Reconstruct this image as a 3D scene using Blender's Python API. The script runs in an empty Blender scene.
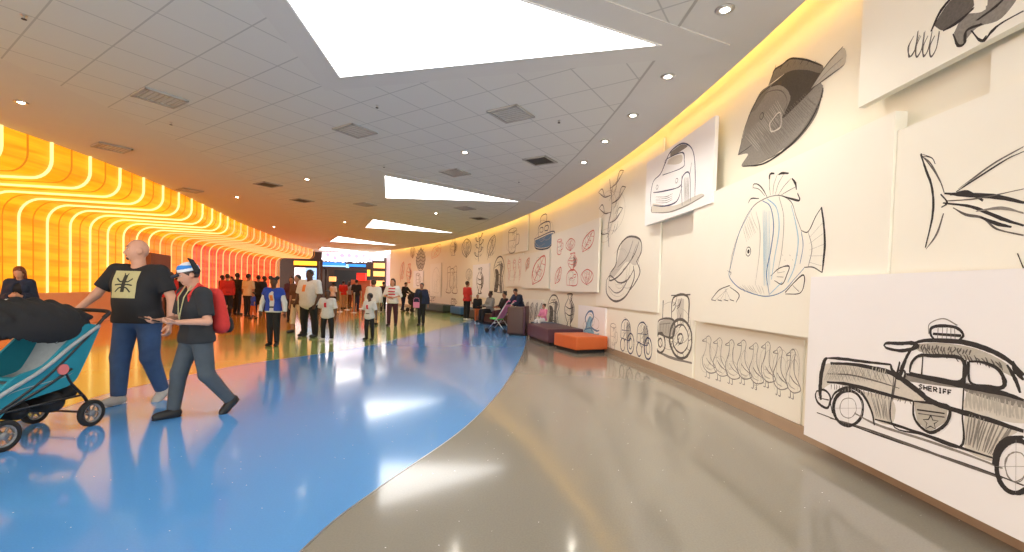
import bpy, bmesh, math, random
import numpy as np
from mathutils import Vector, Matrix
random.seed(7)
# ------------------------------------------------------------------ camera, world, exposure
scn = bpy.context.scene
COL = scn.collection
F = 450.0; EYE = 1.35; PITCH = math.radians(-1.6); ROLL = 0.028
CX = 512.0; CY = 289.5 + F*math.tan(-PITCH)
cd = bpy.data.cameras.new('camera'); cam = bpy.data.objects.new('camera', cd); COL.objects.link(cam)
cd.sensor_width = 36; cd.lens = 36*F/1024; cd.shift_y = (CY-276)/1024; cd.clip_end = 200; cd.clip_start = .05
cam.matrix_world = Matrix.Translation((0, 0, EYE)) @ Matrix.Rotation(math.pi/2+PITCH, 4, 'X') @ Matrix.Rotation(ROLL, 4, 'Z')
scn.camera = cam
w = bpy.data.worlds.new('world'); scn.world = w; w.use_nodes = True
bg = w.node_tree.nodes['Background']; bg.inputs[0].default_value = (1.0, .97, .92, 1); bg.inputs[1].default_value = 2.3
scn.view_settings.view_transform = 'Standard'; scn.view_settings.look = 'None'
scn.view_settings.gamma = 1; scn.view_settings.use_curve_mapping = False
scn.view_settings.exposure = 0.92
SKYLIGHT = 2.9; GLOW = .72; COVE = 2.4
scn.cycles.use_denoising = True
scn.cycles.max_bounces = 8; scn.cycles.diffuse_bounces = 5; scn.cycles.glossy_bounces = 4
scn.cycles.sample_clamp_indirect = 6

def ray(px, py):
    u = (px-CX)/F; v = -(py-CY)/F
    c, s = math.cos(ROLL), math.sin(ROLL)
    u0 = c*u-s*v; v0 = s*u+c*v
    cp, sp = math.cos(PITCH), math.sin(PITCH)
    return (u0, cp-v0*sp, sp+v0*cp)
def atz(px, py, z=0.0):
    d = ray(px, py); t = (z-EYE)/d[2]; return (d[0]*t, d[1]*t)
def aty(px, py, y):
    d = ray(px, py); t = y/d[1]; return (d[0]*t, EYE+d[2]*t)

# ------------------------------------------------------------------ materials
def mat(name, col, rough=.6, metal=0, emit=None, es=0, noise=0, scale=8, bump=0, coat=0, spec=.5):
    m = bpy.data.materials.new(name); m.use_nodes = True
    nt = m.node_tree; b = nt.nodes['Principled BSDF']
    b.inputs['Base Color'].default_value = (*col, 1); b.inputs['Roughness'].default_value = rough
    b.inputs['Metallic'].default_value = metal; b.inputs['Coat Weight'].default_value = coat
    b.inputs['Specular IOR Level'].default_value = spec
    if emit:
        b.inputs['Emission Color'].default_value = (*emit, 1); b.inputs['Emission Strength'].default_value = es
    if noise or bump:
        tc = nt.nodes.new('ShaderNodeTexCoord'); n = nt.nodes.new('ShaderNodeTexNoise')
        n.inputs['Scale'].default_value = scale; n.inputs['Detail'].default_value = 4
        nt.links.new(tc.outputs['Object'], n.inputs['Vector'])
        if noise:
            r = nt.nodes.new('ShaderNodeMix'); r.data_type = 'RGBA'
            r.inputs['A'].default_value = (*[c*(1-noise) for c in col], 1)
            r.inputs['B'].default_value = (*[min(1, c*(1+noise)) for c in col], 1)
            nt.links.new(n.outputs['Fac'], r.inputs['Factor']); nt.links.new(r.outputs['Result'], b.inputs['Base Color'])
        if bump:
            bp = nt.nodes.new('ShaderNodeBump'); bp.inputs['Strength'].default_value = bump; bp.inputs['Distance'].default_value = .01
            nt.links.new(n.outputs['Fac'], bp.inputs['Height']); nt.links.new(bp.outputs['Normal'], b.inputs['Normal'])
    return m

def terrazzo(name, col, col2, rough=.13):
    m = bpy.data.materials.new(name); m.use_nodes = True; nt = m.node_tree; b = nt.nodes['Principled BSDF']
    N = nt.nodes.new; L = nt.links.new
    tc = N('ShaderNodeTexCoord')
    n = N('ShaderNodeTexNoise'); n.inputs['Scale'].default_value = 90; n.inputs['Detail'].default_value = 3
    L(tc.outputs['Object'], n.inputs['Vector'])
    mx = N('ShaderNodeMix'); mx.data_type = 'RGBA'; mx.inputs['A'].default_value = (*col, 1); mx.inputs['B'].default_value = (*col2, 1)
    L(n.outputs['Fac'], mx.inputs['Factor'])
    v = N('ShaderNodeTexVoronoi'); v.inputs['Scale'].default_value = 26; L(tc.outputs['Object'], v.inputs['Vector'])
    lt = N('ShaderNodeMath'); lt.operation = 'LESS_THAN'; lt.inputs[1].default_value = .09; L(v.outputs['Distance'], lt.inputs[0])
    sp = N('ShaderNodeSeparateColor'); L(v.outputs['Color'], sp.inputs[0])
    gt = N('ShaderNodeMath'); gt.operation = 'GREATER_THAN'; gt.inputs[1].default_value = .93; L(sp.outputs[0], gt.inputs[0])
    ml = N('ShaderNodeMath'); ml.operation = 'MULTIPLY'; L(lt.outputs[0], ml.inputs[0]); L(gt.outputs[0], ml.inputs[1])
    m2 = N('ShaderNodeMix'); m2.data_type = 'RGBA'; L(ml.outputs[0], m2.inputs['Factor']); L(mx.outputs['Result'], m2.inputs['A'])
    m2.inputs['B'].default_value = (.95, .95, .93, 1); L(m2.outputs['Result'], b.inputs['Base Color'])
    n2 = N('ShaderNodeTexNoise'); n2.inputs['Scale'].default_value = 1.3; L(tc.outputs['Object'], n2.inputs['Vector'])
    mr = N('ShaderNodeMapRange'); mr.inputs['To Min'].default_value = rough*.75; mr.inputs['To Max'].default_value = rough*1.25
    L(n2.outputs['Fac'], mr.inputs['Value']); L(mr.outputs['Result'], b.inputs['Roughness'])
    b.inputs['Specular IOR Level'].default_value = .5
    b.inputs['Coat Weight'].default_value = .25; b.inputs['Coat Roughness'].default_value = .07
    return m

def tile_mat():
    m = bpy.data.materials.new('ceiling_tile'); m.use_nodes = True; nt = m.node_tree; b = nt.nodes['Principled BSDF']
    N = nt.nodes.new; L = nt.links.new
    tc = N('ShaderNodeTexCoord'); mp = N('ShaderNodeMapping'); mp.inputs['Rotation'].default_value = (0, 0, math.radians(33))
    L(tc.outputs['Object'], mp.inputs['Vector'])
    sx = N('ShaderNodeSeparateXYZ'); L(mp.outputs[0], sx.inputs[0])
    outs = []
    for k in (0, 1):
        a = N('ShaderNodeMath'); a.operation = 'DIVIDE'; a.inputs[1].default_value = .6; L(sx.outputs[k], a.inputs[0])
        f = N('ShaderNodeMath'); f.operation = 'FRACT'; L(a.outputs[0], f.inputs[0])
        g = N('ShaderNodeMath'); g.operation = 'LESS_THAN'; g.inputs[1].default_value = .028; L(f.outputs[0], g.inputs[0])
        outs.append(g)
    mxm = N('ShaderNodeMath'); mxm.operation = 'MAXIMUM'; L(outs[0].outputs[0], mxm.inputs[0]); L(outs[1].outputs[0], mxm.inputs[1])
    c = N('ShaderNodeMix'); c.data_type = 'RGBA'; L(mxm.outputs[0], c.inputs['Factor'])
    c.inputs['A'].default_value = (.68, .665, .64, 1); c.inputs['B'].default_value = (.48, .47, .46, 1)
    L(c.outputs['Result'], b.inputs['Base Color']); b.inputs['Roughness'].default_value = .85
    return m

def neon_panel(name, c1, c2, strength):
    m = bpy.data.materials.new(name); m.use_nodes = True; nt = m.node_tree; b = nt.nodes['Principled BSDF']
    N = nt.nodes.new; L = nt.links.new
    tc = N('ShaderNodeTexCoord'); mp = N('ShaderNodeMapping'); mp.inputs['Scale'].default_value = (.35, .35, 5)
    L(tc.outputs['Object'], mp.inputs['Vector'])
    n = N('ShaderNodeTexNoise'); n.inputs['Scale'].default_value = 1.4; n.inputs['Detail'].default_value = 3; n.inputs['Distortion'].default_value = .6
    L(mp.outputs[0], n.inputs['Vector'])
    cr = N('ShaderNodeValToRGB'); cr.color_ramp.elements[0].position = .34; cr.color_ramp.elements[1].position = .66
    cr.color_ramp.elements[0].color = (*c1, 1); cr.color_ramp.elements[1].color = (*c2, 1)
    L(n.outputs['Fac'], cr.inputs[0]); L(cr.outputs[0], b.inputs['Emission Color'])
    b.inputs['Emission Strength'].default_value = strength
    b.inputs['Base Color'].default_value = (.16, .05, .01, 1); b.inputs['Roughness'].default_value = .45
    return m

M = {}
M['grey_floor'] = terrazzo('floor_grey', (.235, .215, .175), (.31, .29, .24))
M['blue_floor'] = terrazzo('floor_blue', (.09, .30, .68), (.12, .37, .78))
M['green_floor'] = terrazzo('floor_green', (.30, .42, .13), (.38, .50, .18))
M['orange_floor'] = terrazzo('floor_orange', (.72, .30, .04), (.80, .36, .06))
M['gyp'] = mat('ceiling_plaster', (.66, .64, .62), .9, noise=.02, scale=3)
M['tile'] = tile_mat()
M['wall'] = mat('wall_cream', (.88, .83, .68), .7, noise=.02, scale=2)
M['board'] = mat('board_cream', (.90, .87, .75), .55, noise=.015, scale=3)
M['board_white'] = mat('board_white', (.90, .89, .88), .5, noise=.015, scale=3)
M['base'] = mat('baseboard_tan', (.42, .30, .20), .5, noise=.1, scale=6)
M['lowwall'] = mat('low_wall', (.80, .48, .28), .6, noise=.05, scale=4)
M['black'] = mat('black_matte', (.012, .012, .014), .6, noise=.2)
M['dark'] = mat('dark_brown', (.05, .03, .025), .7, noise=.2)
M['metal'] = mat('metal', (.6, .6, .6), .3, 1, noise=.05)
M['white'] = mat('white_paint', (.85, .85, .85), .5, noise=.02)
M['vent'] = mat('vent_grey', (.42, .40, .38), .6, noise=.05)
M['ventd'] = mat('vent_dark', (.12, .11, .10), .7, noise=.05)
M['sky'] = mat('skylight_diffuser', (.9, .9, .9), .5, emit=(1, .985, .95), es=SKYLIGHT)
M['lamp'] = mat('lamp_glow', (.9, .9, .9), .5, emit=(1, .9, .7), es=5)
M['cove'] = mat('cove_strip', (.9, .8, .5), .5, emit=(1, .62, .16), es=COVE*3)
M['strip'] = mat('rib_light', (.3, .2, .08), .5, emit=(1, .72, .24), es=1.35*GLOW)
M['strip_far'] = mat('rib_light_far', (.3, .15, .08), .5, emit=(1, .42, .15), es=1.15*GLOW)
M['seam'] = mat('panel_seam', (.15, .05, .01), .6, emit=(1, .30, .01), es=.55*GLOW)
M['neonA'] = neon_panel('glow_orange', (1, .25, .004), (1, .46, .012), .95*GLOW)
M['neonB'] = neon_panel('glow_deep_orange', (1, .14, .008), (1, .30, .02), .9*GLOW)
M['neonC'] = neon_panel('glow_red', (.75, .015, .01), (1, .15, .05), .9*GLOW)
def ink(name, col, n=.35):
    return mat('ink_'+name, col, .9, noise=n, scale=60)
INK = dict(d=ink('deep', (.07, .06, .05)), e=ink('shade', (.19, .17, .14)), k=ink('charcoal', (.035, .03, .028)), g=ink('grey', (.26, .24, .21)), m=ink('mid', (.13, .115, .10)), l=ink('light', (.50, .47, .40), .15),
           w=ink('wash', (.66, .62, .54), .12), b=ink('blue', (.12, .22, .38)), c=ink('cyan', (.30, .52, .66)), r=ink('red', (.66, .16, .12)),
           s=ink('sepia', (.30, .20, .12)), n=ink('navy', (.05, .06, .12)), p=ink('pale', (.78, .73, .62), .1), q=ink('rust', (.72, .30, .16)))

# ------------------------------------------------------------------ mesh helpers
class MB:
    def __init__(s): s.v = []; s.f = []; s.mi = []; s.cur = 0
    def add(s, vs, fs):
        o = len(s.v); s.v += [tuple(map(float, p)) for p in vs]; s.f += [tuple(i+o for i in f) for f in fs]; s.mi += [s.cur]*len(fs); return s
    def box(s, c, d, R=None):
        c = Vector(c); vs = []
        for x in (-.5, .5):
            for y in (-.5, .5):
                for z in (-.5, .5):
                    p = Vector((x*d[0], y*d[1], z*d[2]))
                    if R: p = R @ p
                    vs.append(c+p)
        return s.add(vs, [(0, 1, 3, 2), (4, 6, 7, 5), (0, 4, 5, 1), (2, 3, 7, 6), (0, 2, 6, 4), (1, 5, 7, 3)])
    def tube(s, pts, r, n=8, cap=True):
        pts = [Vector(p) for p in pts]; rs = r if isinstance(r, (list, tuple)) else [r]*len(pts)
        t0 = (pts[1]-pts[0]).normalized(); up = Vector((0, 0, 1)) if abs(t0.z) < .9 else Vector((1, 0, 0))
        a = t0.cross(up).normalized(); rings = []
        for i, p in enumerate(pts):
            t = (pts[min(i+1, len(pts)-1)]-pts[max(i-1, 0)]).normalized()
            a = (a-t*a.dot(t)).normalized(); b = t.cross(a)
            rings.append([p+(a*math.cos(2*math.pi*k/n)+b*math.sin(2*math.pi*k/n))*rs[i] for k in range(n)])
        vs = [q for g in rings for q in g]; fs = []
        for i in range(len(pts)-1):
            for k in range(n):
                fs.append((i*n+k, i*n+(k+1) % n, (i+1)*n+(k+1) % n, (i+1)*n+k))
        if cap: fs += [tuple(range(n))[::-1], tuple((len(pts)-1)*n+k for k in range(n))]
        return s.add(vs, fs)
    def lathe(s, prof, c=(0, 0, 0), axis=(0, 0, 1), n=20, ring=False):
        if ring: prof = list(prof)+[prof[0]]
        q = Vector((0, 0, 1)).rotation_difference(Vector(axis)); c = Vector(c); vs = []; fs = []
        for r, z in prof:
            for k in range(n):
                a = 2*math.pi*k/n; vs.append(c+q @ Vector((r*math.cos(a), r*math.sin(a), z)))
        m = len(prof)
        for i in range(m-1):
            for k in range(n): fs.append((i*n+k, i*n+(k+1) % n, (i+1)*n+(k+1) % n, (i+1)*n+k))
        if ring: return s.add(vs, fs)
        if prof[0][0] > 1e-4: fs.append(tuple(range(n))[::-1])
        if prof[-1][0] > 1e-4: fs.append(tuple((m-1)*n+k for k in range(n)))
        return s.add(vs, fs)
    def prism(s, poly, z0, z1):
        n = len(poly); vs = [(*p, z0) for p in poly]+[(*p, z1) for p in poly]
        return s.add(vs, [tuple(range(n))[::-1], tuple(range(n, 2*n))]+[(i, (i+1) % n, n+(i+1) % n, n+i) for i in range(n)])
    def build(s, name, mats, parent=None, smooth=False, fixn=False, bevel=0, loc=None, rotz=0):
        me = bpy.data.meshes.new(name)
        off = Vector(loc) if loc is not None else None
        vs = [tuple(Vector(p)-off) for p in s.v] if off is not None else s.v
        me.from_pydata(vs, [], s.f); me.validate()
        for m in (mats if isinstance(mats, (list, tuple)) else [mats]): me.materials.append(m)
        if len(me.polygons) == len(s.mi): me.polygons.foreach_set('material_index', s.mi)
        if fixn or bevel:
            bm = bmesh.new(); bm.from_mesh(me)
            if bevel:
                bmesh.ops.bevel(bm, geom=[e for e in bm.edges], offset=bevel, segments=3, profile=.6, affect='EDGES')
            bmesh.ops.recalc_face_normals(bm, faces=bm.faces); bm.to_mesh(me); bm.free()
        if smooth: me.polygons.foreach_set('use_smooth', [True]*len(me.polygons))
        me.update()
        o = bpy.data.objects.new(name, me); COL.objects.link(o)
        if parent: o.parent = parent
        if off is not None and not parent: o.location = off
        return o
def thing(name, label, cat, loc=(0, 0, 0), rz=0, group=None):
    o = bpy.data.objects.new(name, None); COL.objects.link(o); o.location = loc; o.rotation_euler = (0, 0, rz)
    o.empty_display_size = .1
    o['label'] = label; o['category'] = cat
    if group: o['group'] = group
    return o
def tag(o, label, cat, group=None):
    o['label'] = label; o['category'] = cat
    if group: o['group'] = group
    return o
def struct(o): o['kind'] = 'structure'; return o
def crom(pts, n=8):
    pts = [np.array(p, float) for p in pts]
    if len(pts) < 3: return [tuple(p) for p in pts]
    P = [2*pts[0]-pts[1]]+pts+[2*pts[-1]-pts[-2]]; out = []
    for i in range(1, len(P)-2):
        for k in range(n):
            t = k/n; a, b, c, d = P[i-1], P[i], P[i+1], P[i+2]
            out.append(tuple(.5*((2*b)+(-a+c)*t+(2*a-5*b+4*c-d)*t*t+(-a+3*b-3*c+d)*t**3)))
    out.append(tuple(pts[-1])); return out

# ------------------------------------------------------------------ room plan
CH = 3.95; YB = -5.0; YE = 36.0
def wx(y): return 2.85-(max(y, 3)-3)**2/78.0
def dwx(y): return -(max(y, 3)-3)/39.0
def WP(s, z, off=0.0):
    k = math.sqrt(1+dwx(s)**2); return Vector((wx(s)-off/k, s+off*dwx(s)/k, z))
def hit(px, py, off=0.0):
    d = ray(px, py); lo, hi = .5, 60.0
    def g(t):
        x, y = d[0]*t, d[1]*t
        return (wx(y)-x)/math.sqrt(1+dwx(y)**2)-off
    for _ in range(50):
        m = (lo+hi)/2
        if g(m) > 0: lo = m
        else: hi = m
    y = d[1]*lo; return (y-off*dwx(y)/math.sqrt(1+dwx(y)**2), EYE+d[2]*lo)
LW = crom([(-8.9, YB), (-8.9, 0), (-8.9, 5.5), (-9.05, 9), (-9.75, 12.5), (-10.8, 16), (-12.1, 20), (-13.1, 24), (-14.1, 28), (-14.9, 32), (-15.3, 36)], 12)
LWA = np.array(LW)
def lw(y):
    x = float(np.interp(y, LWA[:, 1], LWA[:, 0])); dx = float(np.interp(y+.3, LWA[:, 1], LWA[:, 0])-np.interp(y-.3, LWA[:, 1], LWA[:, 0]))/.6
    return x, dx

# ---- floor: four colour fields of polished terrazzo
b1 = [(-.9, -5), (-1.25, -2), (-1.18, .5), (-1.03, 2.23), (-.86, 2.96), (-.42, 4.34), (-.09, 6.15), (.18, 8.61), (.34, 10.7), (.45, 13.5), (.40, 17), (-.3, 19.6)]
b2 = [(-4.3, -5), (-4.45, 0), (-4.55, 4.02), (-4.70, 5.16), (-4.63, 6.1), (-4.42, 7.2), (-4.11, 7.9), (-3.61, 8.9), (-3.13, 10.4), (-2.76, 12.28), (-2.21, 15.43), (-1.75, 18.56), (-1.6, 21.9)]
b3 = [(-8.6, -5), (-8.6, 4), (-8.35, 7.3), (-7.95, 9.4), (-7.2, 11.2), (-6.6, 12.4), (-6.1, 15), (-6.5, 20), (-8.2, 26), (-10, 31), (-12.0, 37)]
B1 = crom(b1, 8); B2 = crom(b2, 8); B3 = crom(b3, 8)
wallpts = [(wx(y)+.3, y) for y in np.linspace(YB, 20, 30)]
mb = MB()
def ng(poly, mi): mb.cur = mi; mb.add([(*p, 0) for p in poly], [tuple(range(len(poly)))])
ng(wallpts+B1[::-1], 0)
w2 = [(wx(y)+.3, y) for y in np.linspace(20, 22.2, 4)]
ng(B1+w2+B2[::-1], 1)
w3 = [(wx(y)+.3, y) for y in np.linspace(22.2, 48, 24)]
ng(B2+w3[1:]+[(-20, 48)]+B3[::-1], 2)
ng(B3+[(-20, 48), (-24, 48), (-24, YB)], 3)
fl = struct(mb.build('floor', [M['grey_floor'], M['blue_floor'], M['green_floor'], M['orange_floor']], fixn=True))
if fl.data.polygons[0].normal.z < 0: fl.data.flip_normals()
def strip(name, pts, wd, z, m):
    s = MB(); L = len(pts); vs = []
    for i, p in enumerate(pts):
        a = Vector(pts[max(i-1, 0)]); b = Vector(pts[min(i+1, L-1)]); t = (b-a).normalized(); n = Vector((-t.y, t.x))
        vs += [(*(Vector(p)+n*wd/2), z), (*(Vector(p)-n*wd/2), z)]
    s.add(vs, [(2*i, 2*i+1, 2*i+3, 2*i+2) for i in range(L-1)]); return s.build(name, m)
struct(strip('trim_1', B1, .012, .002, M['metal'])); struct(strip('trim_2', B2, .012, .002, M['metal']))

# ---- ceiling: plaster slab that stops short of the right wall (cove gap), cove pocket above
GAP = .34
mb = MB()
ys = np.linspace(YB, 46, 70)
poly = [tuple(WP(y, 0, GAP).xy) for y in ys]+[(-24, 46), (-24, YB)]
mb.prism(poly, CH, CH+.14)
struct(mb.build('ceiling', M['gyp'], fixn=True))
mb = MB()
for i in range(len(ys)-1):
    a, b = ys[i], ys[i+1]
    p = [WP(a, CH+.5, -.02), WP(b, CH+.5, -.02), WP(b, CH+.5, GAP+.25), WP(a, CH+.5, GAP+.25), WP(b, CH+.13, GAP+.25), WP(a, CH+.13, GAP+.25)]
    mb.add(p, [(0, 1, 2, 3), (3, 2, 4, 5)])
struct(mb.build('ceiling', M['wall']))
mb = MB()
for i in range(len(ys)-1):
    a, b = ys[i], ys[i+1]
    if b > 33.7: break
    mb.add([WP(a, CH+.17, GAP+.02), WP(b, CH+.17, GAP+.02), WP(b, CH+.17, GAP+.08), WP(a, CH+.17, GAP+.08)], [(0, 1, 2, 3)])
tag(mb.build('cove_light', M['cove']), 'warm yellow light strip hidden in the long ceiling cove above the drawing wall', 'light')

# ---- right wall with baseboard
mb = MB(); ysw = np.linspace(YB, 33.6, 110)
for i in range(len(ysw)-1):
    a, b = ysw[i], ysw[i+1]
    p = [WP(a, 0), WP(b, 0), WP(b, CH+.5), WP(a, CH+.5)]; q = [WP(a, 0, -.15), WP(b, 0, -.15), WP(b, CH+.5, -.15), WP(a, CH+.5, -.15)]
    mb.add(p+q, [(0, 1, 2, 3), (4, 7, 6, 5), (3, 2, 6, 7)])
struct(mb.build('wall_right', M['wall']))
def wallbox(mb, s0, s1, z0, z1, o0, o1, step=.35):
    n = max(1, int(abs(s1-s0)/step)); ss = np.linspace(s0, s1, n+1); vs = []; fs = []
    for s in ss: vs += [WP(s, z0, o0), WP(s, z0, o1), WP(s, z1, o1), WP(s, z1, o0)]
    for i in range(n):
        a = 4*i; b = a+4
        for k in range(4): fs.append((a+k, b+k, b+(k+1) % 4, a+(k+1) % 4))
    fs += [(0, 1, 2, 3), (4*n, 4*n+3, 4*n+2, 4*n+1)]
    mb.add(vs, fs)
mb = MB(); e0 = WP(33.6, 0); mb.box((e0.x+3.0, 33.75, 2.2), (6.0, .3, 4.4)); struct(mb.build('wall_end', M['wall']))
mb = MB(); wallbox(mb, YB, 33.6, 0, .12, -.01, .03); struct(mb.build('baseboard_right', M['base'], fixn=True))

# ---- left wall: low solid wall and glowing recessed wall with overhang
def LP(y, s, z):   # s = distance towards the room from the upper wall face
    x, dx = lw(y); k = math.sqrt(1+dx*dx); return Vector((x+s/k, y-s*dx/k, z))
REC = -2.62; SOF = 3.27; PB = .92
y_bays = []; yy = -4.22
while yy < 34.5: y_bays.append(yy); yy += .93
mb = MB()
for i in range(0, len(LW)-1):
    a, b = LW[i][1], LW[i+1][1]
    if b > 35: break
    mb.add([LP(a, REC+.06, 0), LP(b, REC+.06, 0), LP(b, REC+.06, PB), LP(a, REC+.06, PB), LP(a, REC-.15, PB), LP(b, REC-.15, PB)], [(0, 1, 2, 3), (3, 2, 5, 4)])
    mb.add([LP(a, REC-.15, 0), LP(b, REC-.15, 0), LP(b, REC-.15, CH), LP(a, REC-.15, CH)], [(0, 1, 2, 3)])
struct(mb.build('wall_left', M['lowwall']))
def arc(c, r, a0, a1, n=7):
    return [(c[0]+r*math.cos(math.radians(a0+(a1-a0)*k/n)), c[1]+r*math.sin(math.radians(a0+(a1-a0)*k/n))) for k in range(n+1)]
prof = [(REC, PB)]+arc((REC+.5, SOF-.5), .5, 180, 90)+arc((-.34, SOF+.34), .34, 270, 360)+[(0, CH)]
# resample profile straight runs
pr = []
for i in range(len(prof)-1):
    a, b = np.array(prof[i]), np.array(prof[i+1]); n = max(1, int(np.linalg.norm(b-a)/.35))
    pr += [tuple(a+(b-a)*k/n) for k in range(n)]
pr.append(prof[-1])
door_y = (11.9, 13.6)
nw = thing('illuminated_wall', 'glowing yellow to red ribbed wall curving up and out to the ceiling', 'wall', (*LP(8, 0, 0).xy, 0))
NL = Vector((*LP(8, 0, 0).xy, 0))
for i in range(len(y_bays)-1):
    a, b = y_bays[i], y_bays[i+1]; mid = (a+b)/2
    m = M['neonA'] if mid < 16.5 else (M['neonB'] if mid < 21.5 else M['neonC'])
    s = MB(); nn = 3
    for j in range(len(pr)-1):
        s.cur = 0 if (mid < 13 or pr[j][1] > 3.0) else 1
        for k in range(nn):
            u0 = a+(b-a)*k/nn; u1 = a+(b-a)*(k+1)/nn
            s.add([LP(u0, *pr[j]), LP(u1, *pr[j]), LP(u1, *pr[j+1]), LP(u0, *pr[j+1])], [(0, 1, 2, 3)])
    up = M['neonA'] if mid < 21 else M['neonB']
    s.build('glowing_panel', [up, m], nw, loc=NL)
for i, a in enumerate(y_bays):
    for nm, yo, wd, dp, mm in (('light_strip', 0, .034, .04, 'strip' if a < 19 else 'strip_far'), ('panel_seam', .47, .03, .012, 'seam')):
        s = MB(); n = len(pr); vs = []; fs = []
        for j, p in enumerate(pr):
            q0 = np.array(pr[max(j-1, 0)]); q1 = np.array(pr[min(j+1, n-1)]); t = (q1-q0)/np.linalg.norm(q1-q0); nr = np.array((t[1], -t[0]))
            e = np.array(p)+nr*dp; g = np.array(p)-nr*.01
            vs += [LP(a+yo-wd/2, *g), LP(a+yo-wd/2, *e), LP(a+yo+wd/2, *e), LP(a+yo+wd/2, *g)]
        for j in range(n-1):
            c = 4*j; d = c+4
            for k in range(4): fs.append((c+k, d+k, d+(k+1) % 4, c+(k+1) % 4))
        s.add(vs, fs); s.build(nm, M[mm], nw, loc=NL)
mb = MB(); q0, q1 = 17.6, 19.3
P8 = [LP(q, REC+o_, z) for q in (q0, q1) for o_ in (-.1, .28) for z in (0, 2.35)]
mb.add(P8, [(0, 1, 3, 2), (4, 6, 7, 5), (0, 4, 5, 1), (2, 3, 7, 6), (0, 2, 6, 4), (1, 5, 7, 3)]); struct(mb.build('door_1', mat('portal_brown', (.16, .06, .03), .6, noise=.1), fixn=True))
x, dx = lw(20)
# ---- skylights, tile field, vents, downlights, sprinklers
def offset_poly(P, d):
    P = [np.array(p) for p in P]; n = len(P); A = sum(P[i][0]*P[(i+1) % n][1]-P[(i+1) % n][0]*P[i][1] for i in range(n))
    if A < 0: P = P[::-1]
    L = []
    for i in range(n):
        a, b = P[i], P[(i+1) % n]; t = (b-a)/np.linalg.norm(b-a); L.append((a+np.array((t[1], -t[0]))*d, t))
    out = []
    for i in range(n):
        (p, t), (q, u) = L[i-1], L[i]; k = np.linalg.solve(np.array([t, -u]).T, q-p); out.append(p+t*k[0])
    return P, out
field = [(wx(y)-1.28, y) for y in np.linspace(-4.6, 34, 30)]+[(lw(y)[0]+2.7, y) for y in np.linspace(34, -4.6, 20)]
mb = MB(); mb.prism(field, CH-.006, CH); struct(mb.build('ceiling', M['tile'], fixn=True))
strip_o = strip('trim_3', [(p[0], p[1]) for p in field[:30]], .03, CH-.008, M['vent']); struct(strip_o)
SKY = [[(-2.21, 5.66), (1.41, 4.75), (-2.05, 3.15)], [(-3.77, 13.24), (.09, 13.28), (-3.06, 10.63)], [(-6.6, 20.1), (-2.9, 21.2), (-5.5, 17.65)],
       [(-11.0, 27.1), (-7.4, 28.4), (-9.4, 24.2)], [(-14.6, 33.9), (-11.2, 35.2), (-13.3, 31.4)], [(-2.2, -1.4), (1.4, -2.3), (-2.0, -3.9)]]  # last triangle is unseen, added behind the camera for light and reflections
skl = ['large triangular ceiling light nearest the viewer, cut by the top edge', 'second triangular ceiling light, beyond the largest one', 'third triangular ceiling light from the front, long and thin',
       'fourth triangular ceiling light, small sliver before the shop front', 'farthest triangular ceiling light just before the shop front', 'added triangular ceiling light behind the viewer, out of view']
for T, lb in zip(SKY, skl):
    c = np.mean(np.array(T), 0)
    P, O = offset_poly(T, .34)
    # cut the long mitre at the sharp tip
    k = int(np.argmax([np.linalg.norm(O[i]-P[i]) for i in range(3)])); pv = O[k-1]; nx_ = O[(k+1) % 3]; tip = O[k]
    d = np.linalg.norm(tip-P[k]); f1 = max(0, (d-.75))
    q1 = tip+(pv-tip)/np.linalg.norm(pv-tip)*f1; q2 = tip+(nx_-tip)/np.linalg.norm(nx_-tip)*f1
    outer = []
    for i in range(3):
        if i == k: outer += [q1, q2]
        else: outer.append(O[i])
    mb = MB(); mb.prism([tuple(p) for p in outer], CH-.014, CH); struct(mb.build('ceiling', M['gyp'], fixn=True))
    t = thing('ceiling_light', lb, 'ceiling light', (c[0], c[1], CH))
    P2, O2 = offset_poly(T, .025)
    mb = MB(); mb.prism([tuple(np.array(p)) for p in O2], CH-.022, CH-.012); mb.build('frame', M['white'], t, loc=t.location)
    mb = MB(); mb.prism([tuple(p) for p in P], CH-.026, CH-.020); mb.build('diffuser', M['sky'], t, loc=t.location)
RG = Matrix.Rotation(math.radians(-33), 3, 'Z')
vents = [((160, 97), 'lit grey ceiling vent near the top of the picture, left of the large light', 'vent'), ((355, 130), 'pale square ceiling vent below the large light corner', 'vent'),
         ((112, 147), 'orange-lit ceiling vent closest to the glowing wall', 'vent'), ((511, 113), 'grey square ceiling vent below the middle of the large light', 'vent'),
         ((540, 160), 'dark square ceiling vent nearest the curved cove', 'ventd'), ((455, 172), 'louvred ceiling vent just before the second triangular light', 'vent'),
         ((268, 184), 'brown shaded ceiling vent over the middle of the crowd', 'ventd'), ((302, 200), 'small dark ceiling vent left of the second triangular light', 'ventd'),
         ((190, 190), 'orange-lit ceiling vent above the boy in the blue cap', 'vent'), ((465, 208), 'pale ceiling vent beyond the second triangular light', 'vent'),
         ((479, 218), 'dark ceiling vent by the cove beyond the second triangular light', 'ventd'), ((365, 204), 'faint ceiling vent between the second and third lights', 'vent')]
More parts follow.
